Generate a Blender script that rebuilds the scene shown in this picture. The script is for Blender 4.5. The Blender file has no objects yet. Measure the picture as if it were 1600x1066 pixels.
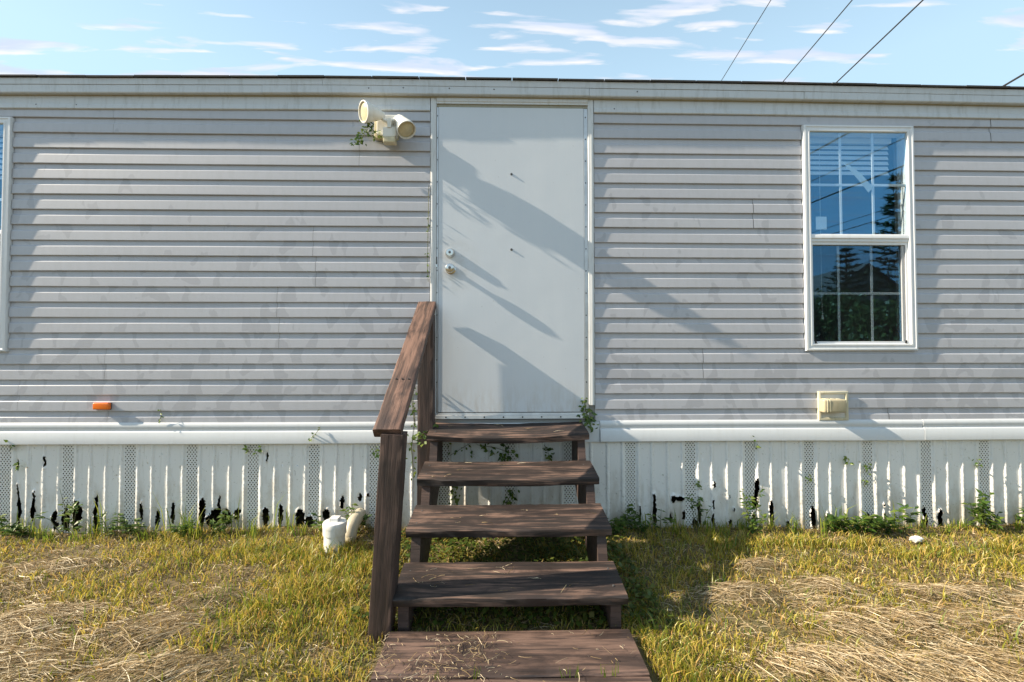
import bpy, bmesh, math, random
import numpy as np
from mathutils import Vector, Matrix
R = math.radians
random.seed(7)
S = bpy.context.scene
C = S.collection
# ------------------------------------------------------------------ camera
FPX, CAMD, EYE = 680.0, 2.72, 1.12
YAW, PITCH, ROLL = 0.02185, 0.02166, -0.0007
CAM_M = (Matrix.Rotation(-YAW, 3, 'Z') @ Matrix.Rotation(math.pi/2 + PITCH, 3, 'X') @ Matrix.Rotation(ROLL, 3, 'Z'))
cam_d = bpy.data.cameras.new('camera')
cam_d.sensor_width = 36.0
cam_d.lens = 36.0*FPX/1600.0
cam_d.clip_start = 0.05
cam_d.clip_end = 2000
cam = bpy.data.objects.new('camera', cam_d)
C.objects.link(cam)
cam.matrix_world = Matrix.Translation((0, -CAMD, EYE)) @ CAM_M.to_4x4()
S.camera = cam
# ------------------------------------------------------------------ light
SUNDIR = Vector((-14.0, -1.3, 8.9)).normalized()          # towards the sun
SUN_EL = math.asin(SUNDIR.z)
SUN_AZ = math.atan2(SUNDIR.x, SUNDIR.y)                    # clockwise from +Y
S.view_settings.view_transform = 'Standard'
S.view_settings.look = 'None'
S.view_settings.gamma = 1.0
S.view_settings.exposure = 1.2
sun_d = bpy.data.lights.new('sun', 'SUN')
sun_d.energy = 5.0
sun_d.angle = R(0.5)
sun_d.color = (1.0, 0.87, 0.69)
sun = bpy.data.objects.new('sun', sun_d)
C.objects.link(sun)
sun.location = (-20, -5, 15)
sun.rotation_euler = (-SUNDIR).to_track_quat('-Z', 'Y').to_euler()


class NT:
    """small helper to write node trees"""
    def __init__(self, tree):
        self.t = tree
        tree.nodes.clear()

    def n(self, kind, ins=None, **props):
        nd = self.t.nodes.new(kind)
        for k, v in props.items():
            setattr(nd, k, v)
        for k, v in (ins or {}).items():
            if isinstance(v, bpy.types.NodeSocket):
                self.t.links.new(v, nd.inputs[k])
            else:
                nd.inputs[k].default_value = v
        return nd

    def math(self, op, a, b=0.0, c=None, clamp=False):
        ins = {0: a, 1: b}
        if c is not None:
            ins[2] = c
        return self.n('ShaderNodeMath', ins, operation=op, use_clamp=clamp).outputs[0]

    def ramp(self, fac, stops, interp='LINEAR'):
        nd = self.n('ShaderNodeValToRGB', {0: fac})
        cr = nd.color_ramp
        cr.interpolation = interp
        while len(cr.elements) < len(stops):
            cr.elements.new(0.5)
        for e, (p, c) in zip(cr.elements, stops):
            e.position = p
            e.color = (c, c, c, 1) if isinstance(c, (int, float)) else (*c, 1)
        return nd.outputs[0]

    def mix(self, fac, a, b, mode='MIX'):
        a = (*a, 1) if isinstance(a, tuple) and len(a) == 3 else a
        b = (*b, 1) if isinstance(b, tuple) and len(b) == 3 else b
        return self.n('ShaderNodeMix', {0: fac, 6: a, 7: b}, data_type='RGBA', blend_type=mode).outputs[2]

    def noise(self, vec, scale, detail=4, rough=.55, dist=0.0):
        return self.n('ShaderNodeTexNoise', {'Vector': vec, 'Scale': scale, 'Detail': detail, 'Roughness': rough, 'Distortion': dist}).outputs[0]

    def mapping(self, vec, scale=(1, 1, 1), loc=(0, 0, 0), rot=(0, 0, 0)):
        return self.n('ShaderNodeMapping', {'Vector': vec, 'Scale': scale, 'Location': loc, 'Rotation': rot}).outputs[0]


world = bpy.data.worlds.new('World')
S.world = world
world.use_nodes = True
w = NT(world.node_tree)
sky = w.n('ShaderNodeTexSky', sky_type='NISHITA', sun_disc=False, sun_elevation=SUN_EL, sun_rotation=SUN_AZ,
          altitude=20, air_density=1.0, dust_density=0.6, ozone_density=2.2)
tc = w.n('ShaderNodeTexCoord').outputs['Generated']
sep = w.n('ShaderNodeSeparateXYZ', {0: tc})
zc = w.math('MAXIMUM', sep.outputs[2], 0.04)
u = w.math('DIVIDE', sep.outputs[0], zc)
v = w.math('DIVIDE', sep.outputs[1], zc)
flat = w.n('ShaderNodeCombineXYZ', {0: u, 1: v, 2: 0.0}).outputs[0]
wob = w.noise(w.mapping(flat, (1.2, 2.0, 1)), 1.0, 3)
cl = w.noise(w.mapping(flat, (2.6, 12.0, 1), (3.1, 1.2, 0)), 1.0, 6, .5, .3)
cl2 = w.noise(w.mapping(flat, (.6, 2.2, 1), (5.3, 2.2, 0)), 1.0, 3, .5)
cm = w.math('ADD', cl, w.math('MULTIPLY', w.math('SUBTRACT', cl2, .5), .32))
mask = w.ramp(cm, [(.545, 0.0), (.62, .8), (.68, 1.0)])
# cloud bodies: white tops, blue-grey where thick
shade = w.noise(w.mapping(flat, (2.6, 12.0, 1), (3.1, 1.48, 0)), 1.0, 4, .5, .3)
ccol = w.ramp(shade, [(.42, (5.3, 5.15, 5.2)), (.62, (3.5, 4.0, 4.9))])
skyc = w.mix(1.0, sky.outputs[0], (1.10, 1.16, 1.06), 'MULTIPLY')
skyc = w.mix(w.ramp(sep.outputs[2], [(.46, .70), (.68, .40)]), skyc, (3.5, 4.85, 5.75))                   # thin high haze
elev = w.ramp(sep.outputs[2], [(.0, 0.0), (.12, 1.0)])
allc = w.mix(w.math('MULTIPLY', mask, elev), skyc, ccol)
bg = w.n('ShaderNodeBackground', {'Color': allc, 'Strength': 0.09})
out = w.n('ShaderNodeOutputWorld', {'Surface': bg.outputs[0]})


# ------------------------------------------------------------------ pixel helpers (a pixel gives a direction, the plane gives the distance)
def ray(px, py):
    return CAM_M @ Vector(((px-800)/FPX, -(py-533)/FPX, -1.0))


def P(px, py, Y=0.0):
    d = ray(px, py)
    return Vector((0, -CAMD, EYE)) + d*((CAMD+Y)/d.y)


def G(px, py, z=0.02):
    d = ray(px, py)
    return Vector((0, -CAMD, EYE)) + d*((z-EYE)/d.z)


# ------------------------------------------------------------------ materials
MATS = {}


def mat(name, build):
    m = bpy.data.materials.new(name)
    m.use_nodes = True
    t = NT(m.node_tree)
    sh = build(t)
    t.n('ShaderNodeOutputMaterial', {'Surface': sh})
    MATS[name] = m
    return m


def prin(t, col, rough=.5, bump=None, bstr=.2, bdist=.002, **kw):
    ins = {'Roughness': rough}
    ins['Base Color'] = col if isinstance(col, bpy.types.NodeSocket) else (*col, 1)
    for k, v in kw.items():
        ins[k.replace('_', ' ')] = v
    if bump is not None:
        ins['Normal'] = t.n('ShaderNodeBump', {'Height': bump, 'Strength': bstr, 'Distance': bdist}).outputs[0]
    return t.n('ShaderNodeBsdfPrincipled', ins).outputs[0]


def obco(t):
    return t.n('ShaderNodeTexCoord').outputs['Object']


def orand(t):
    return t.n('ShaderNodeObjectInfo').outputs['Random']


def geo(t):
    return t.n('ShaderNodeNewGeometry').outputs['Position']


def b_siding(t):
    p = geo(t)
    base = t.mix(t.noise(t.mapping(p, (.5, 1, 1.2)), 1.2, 3), (.408, .410, .440), (.492, .494, .522))
    base = t.mix(t.math('MULTIPLY', orand(t), .10), base, (.36, .375, .40))
    # matt residue: hard-edged patches, more of them low on the wall and beside the steps
    zz = t.n('ShaderNodeSeparateXYZ', {0: p})
    lap = t.math('FLOOR', t.math('DIVIDE', t.math('SUBTRACT', zz.outputs[2], .0005), .0949), 0)
    hsh = t.n('ShaderNodeTexWhiteNoise', {'W': lap}, noise_dimensions='1D').outputs[0]
    sx_ = t.math('ADD', zz.outputs[0], t.math('MULTIPLY', hsh, .35))
    s1 = t.noise(t.mapping(t.n('ShaderNodeCombineXYZ', {0: sx_, 1: 0.0, 2: t.math('ADD', zz.outputs[2], t.math('MULTIPLY', hsh, .2))}).outputs[0], (1, 1, .6)), 8.5, 2, .45, .5)
    low = t.n('ShaderNodeMapRange', {0: zz.outputs[2], 1: .6, 2: 2.2, 3: .075, 4: -.085}).outputs[0]
    big = t.math('MULTIPLY', t.math('SUBTRACT', t.noise(p, 1.3, 1), .5), .22)
    sm = t.ramp(t.math('ADD', s1, t.math('ADD', low, big)), [(.585, 0.0), (.60, 1.0)])
    base = t.mix(t.math('MULTIPLY', sm, .38), base, (.285, .285, .31))
    grime = t.ramp(t.noise(t.mapping(p, (6, 1, 2.0)), 4, 5, .65), [(.45, 0), (.75, 1)])
    base = t.mix(t.math('MULTIPLY', grime, .16), base, (.25, .25, .235))
    return prin(t, base, .42, t.noise(t.mapping(p, (4, 10, 60)), 6, 3), .05)


mat('siding', b_siding)


def b_trim(c0, c1, dirt, drt=.25):
    def f(t):
        p = geo(t)
        base = t.mix(t.noise(p, 3.0, 4), c0, c1)
        g = t.ramp(t.noise(t.mapping(p, (14, 3, 2.5)), 2, 5, .7), [(.5, 0), (.78, 1)])
        base = t.mix(t.math('MULTIPLY', g, drt), base, dirt)
        return prin(t, base, .42, t.noise(p, 30, 3), .05)
    return f


mat('fascia', b_trim((.51, .535, .555), (.59, .61, .625), (.20, .19, .14), .4))
mat('white_vinyl', b_trim((.65, .665, .68), (.73, .74, .75), (.40, .39, .33), .25))
mat('band', b_trim((.55, .57, .59), (.62, .64, .65), (.38, .37, .33), .2))
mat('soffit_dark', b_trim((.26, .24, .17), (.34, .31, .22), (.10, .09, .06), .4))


def b_casing(t):
    p = geo(t)
    base = t.mix(t.noise(p, 5.0, 4), (.56, .575, .58), (.65, .665, .67))
    g = t.ramp(t.noise(t.mapping(p, (10, 10, 1.2)), 4, 5, .7), [(.52, 0), (.7, 1)])
    return prin(t, t.mix(t.math('MULTIPLY', g, .35), base, (.28, .25, .18)), .45)


mat('casing', b_casing)


def b_door(t):
    p = geo(t)
    base = t.mix(t.noise(t.mapping(p, (1, 1, .35)), 3.0, 4), (.55, .585, .63), (.63, .66, .69))
    brush = t.noise(t.mapping(p, (60, 10, 1.2)), 3, 4, .6)
    base = t.mix(t.math('MULTIPLY', t.ramp(brush, [(.45, 0), (.7, 1)]), .10), base, (.70, .70, .69))
    spots = t.ramp(t.noise(p, 60, 2), [(.72, 0), (.75, 1)])
    base = t.mix(t.math('MULTIPLY', spots, .4), base, (.25, .24, .22))
    lk = t.n('ShaderNodeVectorMath', {0: p, 1: (-.335, -.016, 1.65)}, operation='DISTANCE').outputs['Value']
    gr = t.math('MULTIPLY', t.ramp(lk, [(.05, 1.0), (.22, 0.0)]), t.ramp(t.noise(p, 16, 5, .7), [(.35, 0), (.7, 1)]))
    base = t.mix(t.math('MULTIPLY', gr, .45), base, (.36, .32, .26))
    ft = t.math('MULTIPLY', t.n('ShaderNodeMapRange', {0: t.n('ShaderNodeSeparateXYZ', {0: p}).outputs[2], 1: .74, 2: .95, 3: 1.0, 4: 0.0}).outputs[0], t.ramp(t.noise(t.mapping(p, (9, 3, 2)), 3, 5, .7), [(.42, 0), (.7, 1)]))
    base = t.mix(t.math('MULTIPLY', ft, .5), base, (.38, .32, .24))
    bmp = t.math('ADD', t.math('MULTIPLY', t.noise(p, 3.2, 2), 3.0), t.math('MULTIPLY', brush, .12))
    return prin(t, base, .34, bmp, .16, .004)


mat('door_paint', b_door)


def b_skirt(t):
    p = geo(t)
    base = t.mix(t.noise(p, 2.5, 3), (.66, .655, .63), (.78, .775, .755))
    z = t.n('ShaderNodeSeparateXYZ', {0: p}).outputs[2]
    n = t.noise(t.mapping(p, (3, 3, 1.2)), 4, 6, .65)
    dirt = t.ramp(t.math('SUBTRACT', n, t.math('MULTIPLY', z, 1.0)), [(.22, 0), (.58, 1)])
    base = t.mix(t.math('MULTIPLY', dirt, .75), base, (.36, .29, .20))
    st = t.ramp(t.noise(t.mapping(p, (26, 4, 1.6)), 2, 5, .7), [(.58, 0), (.74, 1)])
    base = t.mix(t.math('MULTIPLY', st, .55), base, (.40, .39, .32))
    sp = t.ramp(t.noise(p, 75, 2), [(.68, 0), (.72, 1)])
    base = t.mix(t.math('MULTIPLY', sp, .5), base, (.28, .26, .20))
    return prin(t, base, .48, t.noise(p, 20, 3), .08)


mat('skirting', b_skirt)


def b_vent(t):
    p = geo(t)
    s = t.n('ShaderNodeSeparateXYZ', {0: p})
    a = t.math('MULTIPLY', s.outputs[0], 6.2832/.0185)
    b = t.math('MULTIPLY', s.outputs[2], 6.2832/.025)
    # staggered slots: sin(a)*... lattice of diamonds
    d = t.math('ADD', t.math('COSINE', t.math('ADD', a, b)), t.math('COSINE', t.math('SUBTRACT', a, b)))
    hole = t.ramp(d, [(.95, 0.0), (1.2, 1.0)])
    n = t.noise(p, 9, 4)
    col = t.mix(n, (.58, .57, .53), (.74, .73, .70))
    sh = prin(t, col, .5)
    tr = t.n('ShaderNodeBsdfTransparent').outputs[0]
    return t.n('ShaderNodeMixShader', {0: hole, 1: sh, 2: tr}).outputs[0]


mat('vent', b_vent)


def b_wood(c_dark, c_mid, c_light, wear):
    def f(t):
        r = orand(t)
        off = t.n('ShaderNodeCombineXYZ', {0: t.math('MULTIPLY', r, 31), 1: t.math('MULTIPLY', r, 17), 2: t.math('MULTIPLY', r, 7)}).outputs[0]
        p = t.n('ShaderNodeVectorMath', {0: obco(t), 1: off}, operation='ADD').outputs[0]
        g1 = t.noise(t.mapping(p, (1.6, 26, 26)), 1.6, 7, .62, .6)
        g2 = t.noise(t.mapping(p, (4.5, 95, 95)), 1.8, 4, .6, .2)
        blot = t.noise(t.mapping(p, (3.0, 7, 7)), 1.2, 5, .6, .6)
        col = t.mix(t.ramp(g1, [(.36, 0), (.64, 1)]), c_dark, c_mid)
        worn = t.ramp(t.math('ADD', t.math('MULTIPLY', g1, .62), t.math('MULTIPLY', blot, .38)), [(.49-wear, 0), (.60-wear, 1)])
        col = t.mix(t.math('MULTIPLY', worn, .8), col, c_light)
        wet = t.ramp(blot, [(.32, 1), (.50, 0)])
        col = t.mix(t.math('MULTIPLY', wet, .75), col, (.018, .013, .012))
        crack = t.ramp(g2, [(.32, 1), (.42, 0)])
        col = t.mix(t.math('MULTIPLY', crack, .6), col, (.012, .009, .008))
        bmp = t.math('ADD', g1, t.math('MULTIPLY', g2, .7))
        return prin(t, col, t.ramp(blot, [(.3, .5), (.6, .78)]), bmp, .55, .004)
    return f


mat('tread_wood', b_wood((.012, .009, .008), (.045, .027, .021), (.19, .115, .085), -.012))
mat('rail_wood', b_wood((.060, .033, .024), (.125, .068, .049), (.20, .112, .080), .05))
mat('post_wood', b_wood((.036, .021, .017), (.062, .037, .029), (.090, .055, .044), .0))
mat('landing_wood', b_wood((.034, .021, .017), (.085, .051, .039), (.16, .098, .074), .02))


def b_plain(col, rough=.5, metal=0.0, var=.12, sc=20.0, bs=.05):
    def f(t):
        p = obco(t)
        n = t.noise(p, sc, 4, .6)
        dk = tuple(max(0, c*(1-2*var)) for c in col)
        lt = tuple(min(1, c*(1+var)) for c in col)
        return prin(t, t.mix(n, dk, lt), rough, n, bs, .001, Metallic=metal)
    return f


mat('aluminium', b_plain((.62, .62, .62), .42, .75, .2, 12))
mat('chrome', b_plain((.68, .66, .62), .2, 1.0, .1, 30))
mat('black_hole', b_plain((.012, .012, .012), .6))
mat('dark_screw', b_plain((.12, .12, .12), .5, .5))
mat('shingle', b_plain((.055, .052, .05), .95, 0, .35, 60, .6))
mat('roof_sheet', b_plain((.07, .068, .065), .95, 0, .3, 30, .4))
mat('interior', b_plain((.30, .29, .27), .9, 0, .1, 3))
mat('belly', b_plain((.02, .02, .02), .95))
mat('pvc', b_trim((.66, .66, .64), (.74, .74, .72), (.30, .26, .18), .7))
mat('pvc_aged', b_trim((.36, .32, .23), (.46, .42, .32), (.30, .24, .14), .5))
mat('lamp_body', b_trim((.72, .70, .64), (.80, .79, .74), (.42, .33, .14), .5))
mat('lamp_base', b_trim((.56, .49, .28), (.68, .62, .44), (.26, .23, .06), .55))
mat('outlet_beige', b_trim((.52, .47, .33), (.61, .57, .44), (.27, .25, .10), .6))
mat('outlet_cover', b_trim((.38, .32, .20), (.47, .41, .28), (.20, .17, .09), .45))
mat('outlet_cream', b_trim((.55, .54, .50), (.62, .61, .56), (.38, .36, .20), .3))
mat('lamp_lens', b_plain((.62, .55, .36), .18, 0, .25, 25))
mat('blind', b_plain((.78, .79, .78), .6, 0, .04))
mat('paper', b_plain((.74, .75, .73), .7, 0, .05))
mat('wire', b_plain((.022, .022, .024), .6))
mat('bark', b_plain((.085, .065, .05), .9, 0, .35, 14, .5))
mat('pole_wood', b_plain((.13, .10, .075), .9, 0, .3, 8, .3))
mat('tan_wall', b_plain((.34, .27, .20), .85, 0, .08, 2))
mat('grey_roof', b_plain((.16, .15, .145), .9, 0, .2, 8))
mat('window_dark', b_plain((.03, .035, .04), .15))


def b_orange(t):
    return prin(t, (.88, .17, .008), .22, None, Coat_Weight=.5)


mat('orange_lens', b_orange)


def b_glass(t):
    gl = t.n('ShaderNodeBsdfGlossy', {'Color': (.24, .58, .92, 1), 'Roughness': .0}).outputs[0]
    tr = t.n('ShaderNodeBsdfTransparent', {'Color': (.93, .97, .98, 1)}).outputs[0]
    fac = .18
    return t.n('ShaderNodeMixShader', {0: fac, 1: tr, 2: gl}).outputs[0]


mat('glass', b_glass)


def b_screen(t):
    d = t.n('ShaderNodeBsdfDiffuse', {'Color': (.035, .036, .038, 1)}).outputs[0]
    tr = t.n('ShaderNodeBsdfTransparent').outputs[0]
    return t.n('ShaderNodeMixShader', {0: .14, 1: tr, 2: d}).outputs[0]


mat('insect_screen', b_screen)


def b_tape(t):
    d = t.n('ShaderNodeBsdfDiffuse', {'Color': (.62, .70, .72, 1)}).outputs[0]
    tr = t.n('ShaderNodeBsdfTransparent').outputs[0]
    return t.n('ShaderNodeMixShader', {0: .72, 1: tr, 2: d}).outputs[0]


mat('tape', b_tape)


def b_leaf(stops, trans=.45):
    def f(t):
        r = t.n('ShaderNodeNewGeometry').outputs['Random Per Island']
        col = t.ramp(r, stops)
        n = t.noise(geo(t), 3.0, 3)
        col = t.mix(t.math('MULTIPLY', n, .24), col, (.05, .04, .015))
        d = t.n('ShaderNodeBsdfDiffuse', {'Color': col}).outputs[0]
        tl = t.n('ShaderNodeBsdfTranslucent', {'Color': col}).outputs[0]
        gl = t.n('ShaderNodeBsdfGlossy', {'Color': (.6, .6, .55, 1), 'Roughness': .42}).outputs[0]
        m = t.n('ShaderNodeMixShader', {0: trans, 1: d, 2: tl}).outputs[0]
        return t.n('ShaderNodeMixShader', {0: .05, 1: m, 2: gl}).outputs[0]
    return f


mat('grass', b_leaf([(0, (.10, .15, .012)), (.3, (.27, .28, .025)), (.6, (.52, .435, .055)), (.85, (.68, .49, .13)), (1, (.52, .29, .08))]))
mat('grass_lush', b_leaf([(0, (.07, .16, .016)), (.5, (.18, .27, .03)), (1, (.40, .40, .06))]))
mat('straw', b_leaf([(0, (.12, .075, .03)), (.25, (.36, .25, .12)), (.6, (.60, .46, .27)), (.9, (.80, .68, .48)), (1, (.26, .16, .07))], .25))
mat('chaff', b_leaf([(0, (.05, .033, .016)), (.4, (.16, .10, .045)), (.75, (.34, .23, .11)), (1, (.55, .43, .26))], .15))
mat('clover', b_leaf([(0, (.045, .085, .014)), (.5, (.09, .14, .022)), (.9, (.17, .20, .04)), (1, (.22, .18, .06))]))
mat('vine_leaf', b_leaf([(0, (.035, .09, .014)), (.5, (.08, .16, .022)), (1, (.20, .26, .045))]))
mat('stem', b_plain((.12, .13, .05), .7, 0, .2))
mat('conifer', b_leaf([(0, (.014, .034, .012)), (1, (.04, .075, .026))], .2))
mat('bush', b_leaf([(0, (.05, .10, .025)), (.6, (.11, .17, .04)), (1, (.20, .23, .06))], .35))


def b_ground(t):
    p = geo(t)
    n1 = t.noise(p, 1.7, 5, .6)
    n2 = t.noise(p, 40, 5, .7)
    col = t.mix(t.ramp(n1, [(.40, 0), (.62, 1)]), (.105, .064, .031), (.080, .064, .027))
    col = t.mix(t.ramp(n2, [(.45, 0), (.80, 1)]), col, (.21, .145, .075))
    col = t.mix(t.ramp(n2, [(.25, 1), (.42, 0)]), col, (.040, .028, .016))
    far = t.ramp(t.noise(p, .25, 3), [(.35, 0), (.65, 1)])
    col = t.mix(t.math('MULTIPLY', far, .35), col, (.11, .125, .035))
    return prin(t, col, .95, n2, .7, .01)


mat('soil', b_ground)


# ------------------------------------------------------------------ mesh helpers
class MB:
    def __init__(self):
        self.v, self.f = [], []

    def add(self, vs, fs):
        o = len(self.v)
        self.v += [tuple(q) for q in vs]
        self.f += [tuple(i+o for i in q) for q in fs]

    def box(self, x0, x1, y0, y1, z0, z1):
        self.add([(x0, y0, z0), (x1, y0, z0), (x1, y1, z0), (x0, y1, z0), (x0, y0, z1), (x1, y0, z1), (x1, y1, z1), (x0, y1, z1)],
                 [(0, 3, 2, 1), (4, 5, 6, 7), (0, 1, 5, 4), (1, 2, 6, 5), (2, 3, 7, 6), (3, 0, 4, 7)])

    def rings(self, rings, cap=True, closed=True):
        n = len(rings[0])
        o = len(self.v)
        for r in rings:
            self.v += [tuple(q) for q in r]
        for i in range(len(rings)-1):
            for j in range(n if closed else n-1):
                a = o+i*n+j
                b = o+i*n+(j+1) % n
                self.f.append((a, b, b+n, a+n))
        if cap and closed:
            self.f.append(tuple(o+j for j in reversed(range(n))))
            self.f.append(tuple(o+(len(rings)-1)*n+j for j in range(n)))

    def tube(self, pts, rad, n=8, cap=True):
        pts = [Vector(p) for p in pts]
        rads = rad if isinstance(rad, (list, tuple)) else [rad]*len(pts)
        up = Vector((0, 0, 1))
        rs = []
        for i, p in enumerate(pts):
            d = (pts[min(i+1, len(pts)-1)]-pts[max(i-1, 0)]).normalized()
            a = d.cross(up)
            if a.length < 1e-3:
                a = d.cross(Vector((0, 1, 0)))
            a.normalize()
            b = a.cross(d)
            rs.append([p + (a*math.cos(k*2*math.pi/n)+b*math.sin(k*2*math.pi/n))*rads[i] for k in range(n)])
        self.rings(rs, cap)

    def lathe(self, base, axis, prof, n=24, cap=True):
        """prof: list of (distance along axis, radius)"""
        axis = Vector(axis).normalized()
        a = axis.orthogonal().normalized()
        b = axis.cross(a)
        base = Vector(base)
        self.rings([[base+axis*h+(a*math.cos(k*2*math.pi/n)+b*math.sin(k*2*math.pi/n))*r for k in range(n)] for h, r in prof], cap)

    def build(self, name, m, parent=None, smooth=False, bevel=0.0, seg=2, recalc=True, sharp=38):
        me = bpy.data.meshes.new(name)
        me.from_pydata(self.v, [], self.f)
        if recalc or bevel:
            bm = bmesh.new()
            bm.from_mesh(me)
            if recalc:
                bmesh.ops.recalc_face_normals(bm, faces=bm.faces)
            if bevel:
                es = [e for e in bm.edges if len(e.link_faces) == 2 and e.calc_face_angle(0) > .6]
                bmesh.ops.bevel(bm, geom=es, offset=bevel, segments=seg, affect='EDGES', profile=.6)
            bm.to_mesh(me)
            bm.free()
        me.materials.append(MATS[m])
        if smooth:
            me.polygons.foreach_set('use_smooth', [True]*len(me.polygons))
            if smooth != 'all':
                me.set_sharp_from_angle(angle=R(sharp))
        o = bpy.data.objects.new(name, me)
        C.objects.link(o)
        if parent is not None:
            o.parent = parent
        return o


def tri_mesh(name, V, T, m, parent=None):
    me = bpy.data.meshes.new(name)
    V = np.ascontiguousarray(V, np.float32)
    T = np.ascontiguousarray(T, np.int32)
    me.vertices.add(len(V))
    me.vertices.foreach_set('co', V.ravel())
    me.loops.add(T.size)
    me.loops.foreach_set('vertex_index', T.ravel())
    me.polygons.add(len(T))
    me.polygons.foreach_set('loop_start', np.arange(0, T.size, 3, dtype=np.int32))
    me.update(calc_edges=True)
    me.materials.append(MATS[m])
    o = bpy.data.objects.new(name, me)
    C.objects.link(o)
    if parent is not None:
        o.parent = parent
    return o


def tag(o, label=None, cat=None, group=None, kind=None):
    if label:
        o['label'] = label
    if cat:
        o['category'] = cat
    if group:
        o['group'] = group
    if kind:
        o['kind'] = kind
    return o


def empty(name, loc, label, cat, group=None):
    o = bpy.data.objects.new(name, None)
    o.empty_display_size = .1
    C.objects.link(o)
    o.location = loc
    return tag(o, label, cat, group)


def keep(o, parent):
    """parent a world-space mesh without moving it (the thing's Empty is a pure translation)"""
    o.parent = parent
    o.matrix_parent_inverse = Matrix.Translation(-Vector(parent.location))
    return o


# value noise for numpy
_rs = np.random.RandomState(11)
_lat = _rs.rand(256, 256)


def vnoise(x, y, s=1.0, seed=0):
    x = np.asarray(x, float)*s + seed*17.3 + 500
    y = np.asarray(y, float)*s + seed*9.7 + 500
    xi, yi = np.floor(x).astype(int), np.floor(y).astype(int)
    fx, fy = x-xi, y-yi
    fx, fy = fx*fx*(3-2*fx), fy*fy*(3-2*fy)
    g = lambda i, j: _lat[i % 256, j % 256]
    return (g(xi, yi)*(1-fx)+g(xi+1, yi)*fx)*(1-fy)+(g(xi, yi+1)*(1-fx)+g(xi+1, yi+1)*fx)*fy


# ------------------------------------------------------------------ ground
def gauss(x, y, blobs):
    r = np.zeros_like(np.asarray(x, float))
    for cx, cy, sx, sy, a in blobs:
        r = np.maximum(r, a*np.exp(-((x-cx)/sx)**2-((y-cy)/sy)**2))
    return r


def gb(px, py, sx, sy, a=1.0):
    p = G(px, py)
    return (p.x, p.y, sx, sy, a)


HAY_L = [gb(110, 890, .34, .07), gb(210, 1000, .40, .12), gb(60, 980, .35, .16), gb(250, 1050, .30, .12), gb(20, 1045, .3, .14), gb(330, 945, .18, .07, .8), gb(-150, 950, .5, .3)]
HAY_R = [gb(1160, 930, .24, .09), gb(1290, 930, .26, .13), gb(1400, 985, .36, .16), gb(1500, 930, .34, .10), gb(1580, 990, .36, .2), gb(1330, 1045, .34, .12), gb(1500, 1055, .4, .16), gb(1185, 885, .12, .06), gb(1750, 980, .5, .3)]
GREEN = [gb(470, 960, .30, .22), gb(540, 880, .22, .16), gb(1050, 1010, .16, .20), gb(400, 870, .35, .10), gb(1230, 848, .6, .05), gb(1500, 860, .5, .05), gb(320, 1010, .12, .1, .6), gb(1120, 1050, .12, .1, .8)]


def gz(x, y):
    x = np.asarray(x, float)
    y = np.asarray(y, float)
    z = (vnoise(x, y, 1.3, 1)-.5)*.05 + (vnoise(x, y, 5.0, 2)-.5)*.022 + (vnoise(x, y, 14, 3)-.5)*.010
    near = np.exp(-(y/1.5)**2)*np.exp(-(x/5)**2)
    z = z*np.where((np.abs(x) < 30) & (np.abs(y) < 30), 1, 1)
    z = z + .030*near*np.clip(-x*.35, -.2, 1)
    z = z + .035*gauss(x, y, HAY_L+HAY_R)
    # flat under the steps and landing
    m = np.exp(-(np.clip(np.abs(x-.03)-.5, 0, None)/.12)**2)*np.exp(-(np.clip(np.abs(y+1.0)-.75, 0, None)/.12)**2)
    return z*(1-m) + m*-.012 + .008


def gzs(x, y):
    return float(gz(np.array([x]), np.array([y]))[0])


def axis_pts(lo, hi, step, far):
    inner = list(np.arange(lo, hi+1e-6, step))
    outl, outr, d = [], [], step*2
    a, b = lo, hi
    while a > -far:
        a -= d
        b += d
        outl.append(a)
        outr.append(b)
        d *= 1.6
    return np.array(outl[::-1]+inner+outr)


gx = axis_pts(-5.0, 5.0, .03, 600)
gy = axis_pts(-3.2, .4, .03, 600)
XX, YY = np.meshgrid(gx, gy)
ZZ = gz(XX, YY)
ZZ = np.where((YY > .05) & (YY < 4.4) & (np.abs(XX) < 8), np.minimum(ZZ, .0), ZZ)
nx, ny = len(gx), len(gy)
V = np.stack([XX, YY, ZZ], -1).reshape(-1, 3)
idx = np.arange(nx*ny).reshape(ny, nx)
a, b, c, d = idx[:-1, :-1].ravel(), idx[:-1, 1:].ravel(), idx[1:, 1:].ravel(), idx[1:, :-1].ravel()
T = np.concatenate([np.stack([a, b, c], 1), np.stack([a, c, d], 1)])
ground = tri_mesh('ground', V, T, 'soil')
ground.data.polygons.foreach_set('use_smooth', [True]*len(ground.data.polygons))
tag(ground, 'brown soil and thatch of the yard in front of the home', 'ground', kind='structure')

# ------------------------------------------------------------------ the home
HX0, HX1, HD = -7.4, 6.2, 4.2
home = empty('mobile_home', (0.0, 2.1, 0.0), 'long grey vinyl sided mobile home with white door and white skirting', 'mobile home')
WIN_R = (P(1254, 195, -.02).x, P(1434, 548, -.02).x, 1.117, 2.556)
WW = WIN_R[1]-WIN_R[0]
WIN_L = (-3.003-WW, -3.003, 1.115, 2.552)
DOOR = (-.448, .574, .690, 2.700)


def hb(name, m, *b, parent=None, bevel=0.0):
    mb = MB()
    for q in b:
        mb.box(*q)
    o = mb.build(name, m, bevel=bevel)
    if parent is None:
        keep(o, home)
    return o


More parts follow.
